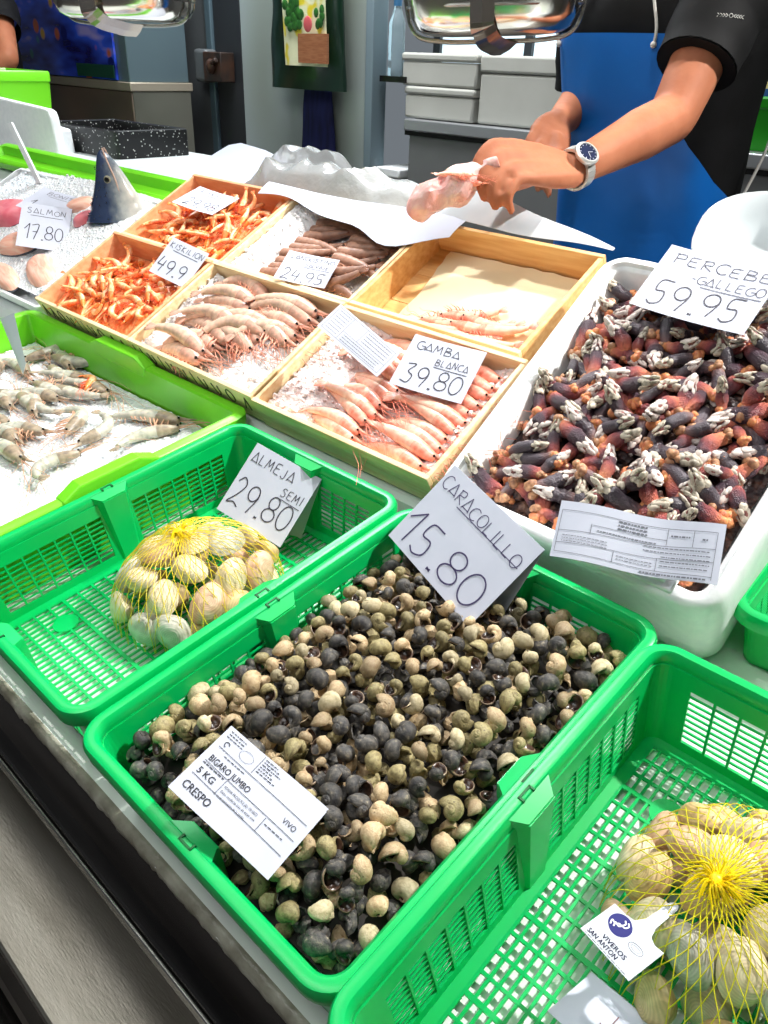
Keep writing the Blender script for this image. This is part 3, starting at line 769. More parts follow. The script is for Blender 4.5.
def clam_bag(where, x, y, rx, ry, hz, knot, seed, scale=1.0, netmat=M_net, floor=-0.106, fixed=None):
    """pile of clams with a diamond net pulled to a knot on top"""
    rd = random.Random(seed)
    def top(px_, py_):
        q = ((px_ - x) / rx) ** 2 + ((py_ - y) / ry) ** 2
        return floor + 0.006 + (hz) * math.sqrt(max(0.0, 1 - min(q, 1.0)))
    sites = []
    tr = 0
    while len(sites) < 34 and tr < 4000:
        tr += 1
        a = rd.uniform(0, 2 * PI); q = math.sqrt(rd.uniform(0, 1)) * 0.94
        px_, py_ = x + rx * q * math.cos(a), y + ry * q * math.sin(a)
        pz_ = top(px_, py_) - 0.010 * scale
        if all((px_ - s[0]) ** 2 + (py_ - s[1]) ** 2 + (pz_ - s[2]) ** 2 > (0.0285 * scale) ** 2 for s in sites): sites.append((px_, py_, pz_))
    # lower ring on the floor
    for k in range(9):
        a = 2 * PI * k / 9 + 0.2
        c = (x + rx * 0.86 * math.cos(a), y + ry * 0.86 * math.sin(a), floor + 0.013)
        if all((c[0] - s[0]) ** 2 + (c[1] - s[1]) ** 2 + (c[2] - s[2]) ** 2 > (0.024 * scale) ** 2 for s in sites): sites.append(c)
    for q_, zz in ((0.62, .016), (0.30, .014), (0.30, .036), (0.55, .034)):
        for j_ in range(6 if q_ > .4 else 3):
            a = 2 * PI * j_ / (6 if q_ > .4 else 3) + q_; c = (x + rx * q_ * math.cos(a), y + ry * q_ * math.sin(a), floor + zz)
            if c[2] < top(c[0], c[1]) - .012 and all((c[0] - s[0]) ** 2 + (c[1] - s[1]) ** 2 + (c[2] - s[2]) ** 2 > (0.019 * scale) ** 2 for s in sites): sites.append(c)
    short = where.replace('the clam bag in the ', 'the net in the ').replace(' green crate', ' crate')
    for n_, (px_, py_, pz_) in enumerate(sites):
        k = rd.choice((0, 0, 1, 2, 3))
        dx, dy = px_ - x, py_ - y
        ang = math.atan2(dy, dx); q = math.hypot(dx / rx, dy / ry)
        sect = ['right', 'far right', 'far', 'far left', 'left', 'near left', 'near', 'near right'][int(((ang + PI / 8) % (2 * PI)) / (PI / 4))]
        lvl = 'on top of' if q < 0.35 else ('on the shoulder of' if q < 0.75 else 'at the foot of')
        c = thing('clam', '%s clam %s %s, %s' % (CN[k], lvl, short, sect), 'clam', G.p(px_, py_, pz_), (0, 0, 0), 'clams netted ' + where.split('bag')[-1].strip())
        # lie flat on the dome: tilt outward
        nrm = Vector((dx / rx ** 2 * hz ** 2, dy / ry ** 2 * hz ** 2, max(0.25 * hz, pz_ - floor))).normalized()
        qd = nrm.to_track_quat('Z', 'Y').to_matrix() @ Euler((R(rd.uniform(-22, 22)), R(rd.uniform(-22, 22)), rd.uniform(0, 2 * PI))).to_matrix()
        c.rotation_euler = (G.M @ qd).to_euler(); s_ = scale * rd.uniform(0.88, 1.1); c.scale = (s_,) * 3
        add_part('valve', clam_me[k][0], c); add_part('valve', clam_me[k][1], c)
    # net
    t = thing('clam_net', 'yellow mesh net pulled tight over %s' % where, 'net bag', G.o, G.rt)
    mb = MB(); kx, ky, kz = knot
    NS = 46
    for sgn in (-1, 1):
        for k in range(NS):
            a0 = 2 * PI * k / NS; pts = []
            for i in range(31):
                u = i / 30
                a = a0 + sgn * 0.95 * (u ** 0.6)
                rxx = rx * 1.06 * u; ryy = ry * 1.06 * u
                w_ = (1 - u) ** 1.5
                px_ = x + rxx * math.cos(a) + (kx - x) * w_; py_ = y + ryy * math.sin(a) + (ky - y) * w_
                qq = ((px_ - x) / (rx * 1.06)) ** 2 + ((py_ - y) / (ry * 1.06)) ** 2
                z = floor + 0.004 + (hz + 0.010) * math.sqrt(max(0, 1 - min(qq, 1)))
                z = z * (1 - w_ ** 3) + kz * w_ ** 3 + 0.0012 * math.sin(a * 11 + u * 20)
                pts.append((px_, py_, z))
            mb.tube(pts, 0.00042, 4, caps=False)
    mb.build('mesh_strands', netmat, t)
    # knot tuft where the net gathers
    mb = MB()
    for k in range(60):
        a = rd.uniform(0, 2 * PI); l = rd.uniform(0.008, 0.024); e = rd.uniform(-0.1, 0.9)
        mb.tube(spline([(kx, ky, kz), (kx + l * .5 * math.cos(a), ky + l * .5 * math.sin(a), kz + l * .5 * e + .002), (kx + l * math.cos(a + .3), ky + l * math.sin(a + .3), kz + l * e * .4 - .003)], 3), 0.0007, 4)
    mb.ball((kx, ky, kz + 0.001), (0.006, 0.006, 0.005), 10, 8)
    mb.build('knot', mat('yellow_knot', (246, 214, 16), 0.4), t)
clam_bag('the clam bag in the far left green crate', -0.172, 0.238, 0.099, 0.106, 0.082, (-0.186, 0.238, -0.010), 5, 1.24)
clam_bag('the clam bag in the near right green crate', 0.512, 0.266, 0.097, 0.104, 0.090, (0.488, 0.244, -0.006), 9, 1.12, mat('lemon_net', (226, 214, 40), 0.4))

# ------------------------------------------------------------------ goose barnacles
M_stalk = mat('barnacle_stalk', (60, 44, 50), 0.38, bump=1.0, bscale=900, vor=True, bdist=0.0018, spec=0.6)
axis_ramp(M_stalk, 0, [(0.0, (236, 156, 110)), (0.18, (222, 126, 104)), (0.38, (164, 84, 86)), (0.56, (92, 68, 80)), (1.0, (62, 56, 64))], (0, 0.046), 0.3, 160)
M_stalk2 = mat('barnacle_stalk_dark', (50, 44, 48), 0.38, bump=0.7, bscale=620, vor=True, bdist=0.0012, spec=0.6)
axis_ramp(M_stalk2, 0, [(0.0, (196, 150, 112)), (0.12, (124, 92, 90)), (0.35, (86, 76, 84)), (1.0, (66, 60, 68))], (0, 0.046), 0.25, 160)
M_plate = mat('barnacle_plate', (224, 212, 204), 0.35, c2=(140, 116, 112), scale=200, detail=3, lo=0.54, hi=0.76, bump=0.2, bscale=500)
M_plate2 = mat('barnacle_plate_green', (206, 196, 178), 0.4, c2=(112, 102, 86), scale=170, detail=3, lo=0.46, hi=0.70, bump=0.2, bscale=500)
M_claw = mat('barnacle_flesh', (70, 40, 46), 0.5, c2=(150, 90, 80), scale=120)
def barnacle_meshes(seed):
    rd = random.Random(seed); L = rd.uniform(0.026, 0.042); bend = rd.uniform(-0.5, 0.5)
    pts = []; rad = []
    for i in range(11):
        u = i / 10
        pts.append((L * u * math.cos(bend * u), L * u * math.sin(bend * u) * 0.9, 0.003 * math.sin(u * 3)))
        rad.append((0.0078 if i == 0 else 0.0066 + 0.0018 * math.sin(u * PI) + 0.0008 * rd.uniform(-1, 1)) * (0.8 + 0.25 * u))
    mb = MB(); mb.tube(pts, rad, 12)
    foot = MB()
    for k in range(7): foot.ball((-0.001 + rd.uniform(-.004, .004), rd.uniform(-.006, .006), rd.uniform(-.005, .005)), (rd.uniform(.003, .006),) * 3, 8, 6)
    foot.xf(lambda p: p + Vector((mnoise.noise(p * 400), mnoise.noise(p * 420 + Vector((3, 3, 3))), 0)) * 0.0015)
    # capitulum: pointed, flattened bud with overlapping plates
    hp = MB(); fl = MB(); end = Vector(pts[-1]); d = (Vector(pts[-1]) - Vector(pts[-3])).normalized()
    q = d.to_track_quat('X', 'Z').to_matrix()
    fl.ball(end + d * 0.006, (0.0085, 0.0062, 0.0048), 10, 8, M=q)
    for k in range(9):
        a = 2 * PI * k / 9 + rd.uniform(-.2, .2); tier = k % 2
        off = q @ Vector((0.002 + 0.004 * tier, 0.0062 * math.cos(a), 0.0050 * math.sin(a)))
        tilt = Matrix.Rotation(a, 3, 'X') @ Matrix.Rotation(-0.3, 3, 'Z')
        hp.ball(end + off, (0.0054 * rd.uniform(.7, 1.1), 0.0015, 0.0034 * rd.uniform(.7, 1.1)), 8, 6, M=q @ tilt)
    for s_ in (-1, 1):
        for (dx, dz_, rx_, rz_) in ((0.009, 0.0, 0.0088, 0.0050), (0.0135, 0.0016, 0.0062, 0.0032)):
            hp.ball(end + q @ Vector((dx, s_ * 0.0030, dz_)), (rx_, 0.0020, rz_), 10, 8, M=q @ Matrix.Rotation(-s_ * 0.22, 3, 'Z'))
    return mb, foot, hp, fl
barn = []
for sd in range(6):
    b_, f_, h_, fl_ = barnacle_meshes(sd)
    bm_ = b_.mesh('stalk', M_stalk if sd % 3 else M_stalk2); fm_ = f_.mesh('foot', mat(('barnacle_foot', 'barnacle_foot_brown')[sd % 2], ((232, 158, 100), (206, 156, 116))[sd % 2], 0.4, c2=((206, 116, 86), (150, 104, 78))[sd % 2], scale=180, bump=0.4, bscale=400))
    hh = MB(); hh.merge(h_, mat=0); hh.merge(fl_, mat=1)
    barn.append((bm_, fm_, hh.mesh('shell_plates', [M_plate if sd % 2 else M_plate2, M_claw])))
FW, FD = 0.356, 0.429
def fheap(x, y):
    ex = min(x - 0.028, FW - 0.028 - x, FD - 0.028 - y, (y - 0.028)) / 0.07
    e = max(0, min(1, ex)); return -0.034 + 0.018 * e - 0.012 * max(0, y / FD - 0.7) + 0.004 * mnoise.noise((x * 15, y * 15, 2))
rb = random.Random(21); bp = []; tr = 0
while len(bp) < 225 and tr < 30000:
    tr += 1
    x = rb.uniform(0.042, FW - 0.042); y = rb.uniform(0.042, FD - 0.040)
    if all((x - a) ** 2 + (y - b) ** 2 > 0.0182 ** 2 for a, b in bp): bp.append((x, y))
proto_b = None
def put_barnacle(i, x, y, z, rt, sc, label, group):
    t = thing('goose_barnacle', label, 'barnacle', FB.p(x, y, z), rt, group); t.scale = (sc,) * 3
    a, b, c = barn[i]
    add_part('stalk', a, t); add_part('foot', b, t); add_part('shell_plates', c, t)
for n_, (x, y) in enumerate(bp):
    i = rb.randrange(6); yaw = rb.uniform(0, 2 * PI); pit = R(rb.uniform(-32, 14))
    z = fheap(x, y) + rb.uniform(-0.006, 0.005)
    M3 = Euler((rb.uniform(0, 6), pit, yaw)).to_matrix()
    # centre the animal on its spot
    off = M3 @ Vector((0.022, 0, 0))
    cx = min(max(x - off.x, 0.040), FW - 0.040); cy = min(max(y - off.y, 0.040), FD - 0.040)
    put_barnacle(i, cx, cy, z - off.z * 0.5, (FB.M @ M3).to_euler(), rb.uniform(0.85, 1.28),
                 ('dark stalked' if i % 3 == 0 else 'orange footed purple') + ' goose barnacle in the foam box, ' + where9(x / FW, y / FD), 'goose barnacles heaped in the foam box')
mb = MB(); rows = [[(0.03 + (FW - 0.06) * i / 40, 0.03 + (FD - 0.06) * j / 44, fheap(0.03 + (FW - .06) * i / 40, 0.03 + (FD - .06) * j / 44) - 0.016 + 0.006 * mnoise.noise((i * 1.1, j * 1.1, 0))) for i in range(41)] for j in range(45)]
mb.grid(rows)
for k in range(170):
    x = rb.uniform(0.04, FW - 0.04); y = rb.uniform(0.04, FD - 0.04); a = rb.uniform(0, 6.3)
    z = fheap(x, y) - 0.014
    mb.tube([(x, y, z), (x + .012 * math.cos(a), y + .012 * math.sin(a), z + .004), (x + .022 * math.cos(a + .4), y + .022 * math.sin(a + .4), z)], [0.006, 0.0075, 0.006], 8)
tag(mb.build('buried_barnacles', mat('barnacle_mass', (50, 38, 40), 0.5, c2=(120, 84, 66), scale=70, detail=4, lo=0.45, hi=0.75, bump=0.8, bscale=160, vor=True, bdist=0.004), loc=FB.o, rt=FB.rt),
    'lower layer of goose barnacles packed in the foam box', 'barnacles', 'goose barnacles heaped in the foam box', 'stuff')
# ------------------------------------------------------------------ prawns and shrimp
def prawn_mat(name, c, c2, sub=0.25, rough=0.28, bands=None, bscale=1.0):
    m = mat(name, c, rough, sub=sub, subr=(0.006, 0.003, 0.002), c2=c2, scale=110, detail=3, lo=0.35, hi=0.7, bump=0.12, bscale=300)
    return m
def prawn(L, curl, mats, seed=0, head=True, nseg=6, legs=True, ant=0.9, fat=1.0):
    """parts of a prawn on its side: body curls in the XY plane, head at the origin end, tail at +x"""
    rd = random.Random(seed)
    N = 44; pts = []; rad = []; ang = 0; p = Vector((0, 0, 0))
    h0 = 0.36 if head else 0.0
    Rm = L * 0.085 * fat
    for i in range(N + 1):
        u = i / N
        pts.append(p.copy())
        if u < h0:
            r = Rm * (0.45 + 0.62 * math.sin(min(1, u / h0 * 1.05) * PI / 2) ** 0.8)
        else:
            v = (u - h0) / (1 - h0)
            r = Rm * (1.04 - 0.62 * v ** 1.5)
            ph = (v * nseg) % 1.0
            r *= 1 + 0.07 * (ph - 0.5) * (1 if v < 0.93 else 0)
        rad.append(r)
        if u > h0 * 0.8: ang += curl / N * (1.6 if u > 0.5 else 0.9)
        p = p + Vector((math.cos(ang), math.sin(ang), 0)) * (L * 0.84 / N)
    body = MB(); k0 = int(N * h0)
    body.tube(pts[max(k0 - 1, 0):], rad[max(k0 - 1, 0):], 12, sy=0.80)
    out = [('body', body.mesh('body', mats[0], angle=50), 1)]
    if head:
        hd = MB(); hd.tube(pts[:k0 + 1], rad[:k0 + 1], 12, sy=0.78)
        hd.tube([pts[0] + Vector((0.01 * L, -Rm * .35, 0)), pts[0] + Vector((-0.10 * L, -Rm * .55, 0)), pts[0] + Vector((-0.19 * L, -Rm * .9, 0))], [Rm * .34, Rm * .14, Rm * .02], 6)
        out.append(('head', hd.mesh('head', mats[1]), 1))
        ey = MB(); ey.ball(pts[1] + Vector((-0.015 * L, -Rm * .1, Rm * .42)), Rm * .17, 8, 6); ey.ball(pts[1] + Vector((-0.015 * L, -Rm * .1, -Rm * .42)), Rm * .17, 8, 6)
        out.append(('eye', ey.mesh('eye', mats[3]), 1))
        an = MB()
        for q in range(5 if ant > 0.5 else 3):
            a = rd.uniform(-0.7, 0.7); l = L * ant * rd.uniform(.5, 1.0)
            an.tube(spline([pts[0], pts[0] + Vector((-l * .4, l * .2 * a + rd.uniform(-.1, .1) * l, Rm * .6)), pts[0] + Vector((-l * .75, l * .5 * a, rd.uniform(-.3, .4) * Rm)), pts[0] + Vector((-l, l * .9 * a, -Rm * .4))], 5), Rm * 0.035, 4, caps=False)
        out.append(('antennae', an.mesh('antennae', mats[2]), 1))
    tl = MB(); e = pts[-1]; d = (pts[-1] - pts[-3]).normalized(); a0 = math.atan2(d.y, d.x)
    for q, da in enumerate((-0.42, -0.16, 0.16, 0.42)):
        M3 = Matrix.Rotation(a0 + da, 3, 'Z'); lf = L * 0.085
        tl.ball(e + M3 @ Vector((lf * .75, 0, 0)) + Vector((0, 0, 0.0006 * q)), (lf, lf * .34, Rm * .09), 8, 6, M=M3)
    out.append(('tail_fan', tl.mesh('tail_fan', mats[1]), 1))
    if legs:
        lg = MB(); sgn = 1 if curl > 0 else -1
        for q in range(9 if head else 5):
            u = (0.12 + 0.62 * q / 8) if head else (0.1 + 0.7 * q / 4); i = int(N * u)
            d = (pts[min(i + 1, N)] - pts[i - 1]).normalized(); nrm = Vector((-d.y, d.x, 0)) * sgn; r = rad[i]
            ln = r * (1.9 if q < 5 and head else 1.0)
            for zz in (-0.35, 0.35):
                b_ = pts[i] + nrm * r * 0.75 + Vector((0, 0, zz * r))
                lg.tube([b_, b_ + nrm * ln * .5 - d * ln * rd.uniform(.1, .5), b_ + nrm * ln * .8 - d * ln * rd.uniform(.5, 1.0) + Vector((0, 0, rd.uniform(-.2, .2) * r))], [r * .13, r * .10, r * .03], 5)
        out.append(('legs', lg.mesh('legs', mats[2]), 1))
    return out
M_eye = mat('prawn_eye', (16, 12, 12), 0.15)
PM = {
    'orange': (prawn_mat('shrimp_orange', (252, 158, 92), (255, 206, 160)), prawn_mat('shrimp_orange_red', (240, 104, 44), (252, 150, 84)), mat('shrimp_leg_red', (232, 92, 44), 0.4)),
    'amber': (prawn_mat('shrimp_amber', (252, 168, 92), (255, 216, 176)), prawn_mat('shrimp_amber_head', (242, 120, 46), (252, 170, 90)), mat('shrimp_leg_amber', (238, 116, 52), 0.4)),
    'grey': (prawn_mat('prawn_greypink', (234, 196, 172), (200, 168, 148)), prawn_mat('prawn_greypink_head', (222, 168, 146), (184, 146, 128)), mat('prawn_leg_pink', (226, 156, 130), 0.4)),
    'pink': (prawn_mat('prawn_pink', (255, 206, 184), (246, 176, 150)), prawn_mat('prawn_pink_head', (252, 186, 164), (238, 140, 116)), mat('prawn_leg_coral', (240, 140, 116), 0.4)),
    'brown': (prawn_mat('tail_brown', (168, 124, 102), (134, 96, 78), sub=0.12, rough=0.4), prawn_mat('tail_brown_head', (160, 110, 84), (128, 84, 66)), mat('tail_leg_brown', (190, 128, 96), 0.4)),
    'raw': (prawn_mat('shrimp_raw', (206, 200, 184), (158, 158, 148), sub=0.3, rough=0.22), prawn_mat('shrimp_raw_head', (176, 158, 134), (126, 114, 100)), mat('shrimp_leg_raw', (206, 160, 130), 0.4)),
}
def variants(key, L, curls, head=True, **k):
    m = PM[key]
    return [prawn(L, c, (m[0], m[1], m[2], M_eye), seed=i, head=head, **k) for i, c in enumerate(curls)]
def put(var, name, label, cat, loc, rt, sc, group, parts=None):
    t = thing(name, label, cat, loc, rt, group); t.scale = (sc,) * 3 if not hasattr(sc, '__len__') else sc
    for nm, me, _ in var:
        if parts is None or nm in parts: add_part(nm, me, t)
    return t
ORD = ['first', 'second', 'third', 'fourth', 'fifth', 'sixth', 'seventh', 'eighth', 'ninth', 'tenth', 'eleventh', 'twelfth', 'thirteenth', 'fourteenth', 'fifteenth', 'sixteenth']

# small orange shrimp heaped in two boxes
so = variants('orange', 0.068, (1.0, 1.9, 0.4, 1.5), ant=0.6, fat=1.12); sa = variants('amber', 0.064, (1.3, 0.5, 2.0), ant=0.5, fat=1.12)
def shrimp_heap(frame, w, d, n, seed, where, hfun, excl=None):
    rd = random.Random(seed); pp = []; tr = 0
    while len(pp) < n and tr < 20000:
        tr += 1; x = rd.uniform(0.034, w - 0.034); y = rd.uniform(0.032, d - 0.032)
        if hfun(x, y) is None: continue
        lay = rd.choice((0, 0, 0, 1))
        if all((x - a) ** 2 + (y - b) ** 2 > (0.0145 ** 2) for a, b, l_ in pp if l_ == lay): pp.append((x, y, lay))
    for x, y, lay in pp:
        v = rd.choice(so + sa); amb = v in sa
        put(v, 'small_shrimp', ('light amber' if amb else 'deep orange') + ' small shrimp heaped ' + where, 'shrimp',
            frame.p(x, y, hfun(x, y) + (0.005 if lay else 0) + rd.uniform(-.003, .003)), frame.rot((R(rd.uniform(-40, 40)), R(rd.uniform(-25, 25)), rd.uniform(0, 6.28))), rd.uniform(.8, 1.1), 'small orange shrimp ' + where)
    mb = MB(); nx, ny = 44, 32; rows = []
    for j in range(ny + 1):
        rows.append([])
        for i in range(nx + 1):
            x = 0.010 + (w - 0.020) * i / nx; y = 0.010 + (d - 0.020) * j / ny
            h = hfun(min(max(x, .03), w - .03), min(max(y, .03), d - .03)); h = -0.05 if h is None else h - 0.006
            rows[-1].append((x, y, max(-0.0502, h + 0.004 * mnoise.noise((i * .9, j * .9, seed)))))
    mb.grid(rows)
    m = mat('shrimp_mass', (244, 128, 66), 0.35, c2=(252, 186, 130), scale=130, detail=3, bump=0.9, bscale=180, bdist=0.004)
    tag(mb.build('buried_shrimp', m, loc=frame.o, rt=frame.rt), 'lower layer of small orange shrimp ' + where, 'shrimp', 'small orange shrimp ' + where, 'stuff')
def h_k1(x, y):
    q = -0.046 + 0.030 * max(0, 1 - ((y - 0.085) / 0.11) ** 2) * max(0, 1 - ((x - 0.18) / 0.24) ** 4)
    return None if y > 0.20 else q
shrimp_heap(B1, 0.347, 0.226, 110, 31, 'in the front wooden box', h_k1)
def h_k2(x, y):
    q = -0.044 + 0.030 * max(0, 1 - ((x - 0.19) / 0.19) ** 2) * max(0, 1 - ((y - 0.09) / 0.12) ** 2)
    return None if y > 0.19 else q
shrimp_heap(B2, 0.347, 0.226, 105, 32, 'in the rear wooden box', h_k2)

# pink white prawns in two tidy rows
def ice_patch(name, label, frame, poly_fn, x0, x1, y0, y1, base, amp, seed, n=60, m=M_ice, lumps=0):
    """one heap of crushed ice as a bumpy skin with loose chips on it"""
    mb = MB(); rows = []
    for j in range(n + 1):
        row = []
        for i in range(n + 1):
            x = x0 + (x1 - x0) * i / n; y = y0 + (y1 - y0) * j / n
            f = poly_fn((x - x0) / (x1 - x0), (y - y0) / (y1 - y0))
            row.append((x, y, base + (amp * f + 0.0035 * f * mnoise.noise((x * 90, y * 90, seed)) + 0.003 * f * mnoise.noise((x * 260, y * 260, seed)) if f > 0 else 0) - (0.004 if f <= 0 else 0)))
        rows.append(row)
    mb.grid(rows)
    rd = random.Random(seed)
    for k in range(lumps):
        a, b = rd.random(), rd.random(); f = poly_fn(a, b)
        if f < 0.15: continue
        c = Vector((x0 + (x1 - x0) * a, y0 + (y1 - y0) * b, base + amp * f + rd.uniform(0, .003)))
        s_ = MB(); r = rd.uniform(0.0014, 0.0040); s_.box((-r, -r * .7, -r * .6), (r, r * .7, r * .6))
        M3 = Euler((rd.uniform(0, 6), rd.uniform(0, 6), rd.uniform(0, 6))).to_matrix(); mb.merge(s_.xf(lambda p: c + M3 @ p))
    return tag(mb.build(name, m, loc=frame.o, rt=frame.rt, angle=25), label, 'ice', None, 'stuff')
M_chip = mat('ice_chips', (240, 236, 236), 0.12, sub=0.2, subr=(0.01, 0.01, 0.01), c2=(250, 250, 252), scale=120, bump=0.5, bscale=260, vor=True, bdist=0.003)
M_chip_p = mat('ice_chips_pink', (252, 226, 220), 0.14, sub=0.25, subr=(0.01, 0.008, 0.008), c2=(246, 236, 236), scale=120, bump=0.5, bscale=260, vor=True, bdist=0.003)
BX = 0.705
sm = lambda t: max(0.0, min(1.0, t)) ** 2 * (3 - 2 * max(0.0, min(1.0, t)))
ice_patch('crushed_ice', 'pinkish crushed ice around the pink white prawns', B1, lambda a, b: 0.35 + 0.65 * max(sm((0.33 - a) * 5), sm((a - 0.80) * 6)), BX + 0.010, BX + 0.338, -0.005 + 0.010, 0.213, -0.052, 0.030, 4, 90, M_chip_p, 420)
gp = variants('pink', 0.150, (0.40, 0.62, 0.25), ant=0.55, fat=0.92)
rd = random.Random(5)
for colm, (cx, n0, dirr) in enumerate(((0.212, 11, 1), (0.340, 11, 1))):
    for k in range(n0):
        v = gp[(k + colm) % 3]
        y = 0.022 + 0.0168 * k + rd.uniform(-.002, .002)
        loc = B1.p(BX - 0.0 + cx - 0.02 + rd.uniform(-.004, .004), y + (-0.004 if colm else -0.010), -0.022 + 0.0015 * math.sin(k))
        side = 'left' if colm == 0 else 'right'
        # head towards the middle seam, tail outward
        put(v, 'white_prawn', 'pink white prawn, %s from the front in the %s row of the tidy prawn box' % (ORD[k], side), 'prawn', loc,
            B1.rot((R(rd.uniform(-8, 8)), R(rd.uniform(-4, 10)), R(rd.uniform(158, 167) if colm == 0 else rd.uniform(164, 174)))), rd.uniform(.90, 1.02), 'pink white prawns in the tidy rows', ('body', 'head', 'tail_fan', 'antennae', 'eye'))
# grey pink prawns with ice
ice_patch('crushed_ice', 'crushed ice between the large grey pink prawns', B1, lambda a, b: 0.25 + 0.75 * max(sm((0.60 - abs(a - 0.78) * 2.4) * 2) * sm((0.75 - b) * 4), sm((0.12 - a) * 9)), 0.3505 + 0.012, 0.3505 + 0.342, 0.012, 0.214, -0.052, 0.034, 8, 90, M_chip, 380)
gr = variants('grey', 0.155, (1.0, 0.7, 1.4), ant=0.6, fat=1.12)
spots_ = []
for r_, (cx, cy0, n0) in enumerate(((0.175, 0.026, 10), (0.300, 0.118, 5), (0.245, 0.085, 5))):
    for k in range(n0):
        spots_.append((cx + rd.uniform(-.012, .012), cy0 + 0.0185 * k, k, r_))
for x, y, k, r_ in spots_:
    put(rd.choice(gr), 'large_prawn', 'grey pink prawn, %s from the front in the %s of the iced box' % (ORD[k], ['left row', 'right row', 'back corner'][r_]), 'prawn',
        B1.p(0.3505 + x, y, -0.020 + rd.uniform(-.004, .006)), B1.rot((R(rd.uniform(-12, 12)), R(rd.uniform(-8, 8)), R(rd.uniform(152, 178)))), rd.uniform(.98, 1.14), 'large grey pink prawns', ('body', 'head', 'tail_fan', 'antennae', 'eye', 'legs') if k % 3 == 0 else ('body', 'head', 'tail_fan', 'antennae', 'eye'))
# brown langoustine tails, rear row
ice_patch('crushed_ice', 'crushed ice beside the brown langoustine tails', B2, lambda a, b: 0.2 + 0.8 * sm((0.30 - a) * 5), 0.349 + 0.010, 0.349 + 0.336, 0.012, 0.214, -0.052, 0.040, 12, 80, M_chip, 260)
br = variants('brown', 0.132, (0.35, 0.55, -0.4), head=False, fat=1.25)
for c_, (cx, n0) in enumerate(((0.085, 9), (0.200, 9))):
    for k in range(n0):
        put(br[(k + c_) % 3], 'langoustine_tail', 'brown langoustine tail, %s from the front in the %s stack' % (ORD[k], ['ice side', 'far side'][c_]), 'langoustine',
            B2.p(0.349 + cx + rd.uniform(-.006, .006), 0.030 + 0.0195 * k, -0.030 + rd.uniform(0, .004)), B2.rot((R(rd.uniform(-8, 8)), R(rd.uniform(-3, 3)), R(rd.uniform(6, 20)))), rd.uniform(.90, 1.0), 'brown langoustine tails')
# a few prawns in the nearly empty box
ep = variants('pink', 0.120, (0.5, 0.8, 0.3), ant=0.5, fat=1.0)
for k, (x, y, a) in enumerate(((0.175, 0.062, 16), (0.215, 0.070, -8), (0.150, 0.044, 5), (0.240, 0.050, 12), (0.195, 0.034, -5), (0.235, 0.028, 4), (0.150, 0.026, 8), (0.205, 0.050, 2))):
    put(ep[k % 3], 'white_prawn', 'pink prawn, %s left in the group on cream paper in the nearly empty wooden box' % ORD[k], 'prawn', B2.p(0.697 + x - 0.04, y, -0.038 + 0.003 * (k % 2)), B2.rot((0, 0, R(a))), .92, 'prawns left in the nearly empty box')
# lime crate: flake ice and raw grey shrimp
ice_patch('flake_ice', 'white flake ice filling the large lime crate', G, lambda a, b: 0.8 + 0.2 * math.sin(a * 5 + b * 3), -1.085 + 0.026, -1.085 + 0.709, 0.026, 0.462, -0.082, 0.022, 15, 110, M_ice, 0)
ra = variants('raw', 0.125, (1.2, 1.8, 0.5, 2.2), ant=1.0, fat=1.1)
LC = [(-0.935, 0.44, 10, 0), (-0.895, 0.415, -10, 2), (-0.86, 0.435, 160, 2), (-0.70, 0.425, 185, 2), (-0.775, 0.43, 195, 2), (-0.80, 0.375, 10, 2), (-0.85, 0.36, 5, 2), (-0.90, 0.37, 170, 0), (-0.75, 0.355, 190, 2), (-0.83, 0.32, -5, 2),
      (-0.735, 0.30, 150, 3), (-0.79, 0.285, 170, 1), (-0.73, 0.255, 185, 0), (-0.66, 0.235, 172, 1), (-0.60, 0.215, 178, 2), (-0.625, 0.305, 120, 3), (-0.575, 0.30, 95, 1), (-0.545, 0.285, 250, 3), (-0.505, 0.445, 200, 2), (-0.485, 0.43, 235, 0),
      (-0.70, 0.19, 160, 0), (-0.655, 0.28, 200, 1), (-0.95, 0.33, 150, 0), (-0.88, 0.29, 20, 1), (-0.80, 0.22, 160, 2), (-0.97, 0.40, 80, 1)]
for k, (x, y, a, v) in enumerate(LC):
    put(ra[v], 'raw_shrimp', 'raw grey shrimp %s, %s' % ('at the right corner of the lime crate' if x > -0.5 else ('toward the back of the lime crate' if y > 0.33 else 'in the middle of the lime crate'), ['tail curled', 'tightly curled', 'lying straight', 'bent double'][v]), 'shrimp',
        G.p(x, y, -0.054), G.rot((R(rd.uniform(-10, 10)), 0, R(a))), rd.uniform(.98, 1.2), 'raw shrimp on the flake ice', ('body', 'head', 'tail_fan', 'antennae', 'eye', 'legs') if k % 3 == 0 else ('body', 'head', 'tail_fan', 'antennae', 'eye'))
put(so[1], 'small_shrimp', 'single small orange shrimp among the raw grey shrimp', 'shrimp', G.p(-0.735, 0.402, -0.046), G.rot((0, 0, R(120))), 1.1, None)
TAGPOSE = ((0.6200, 0.3590, 0.9165), (0.054, -0.078, -0.262), 0.0455)
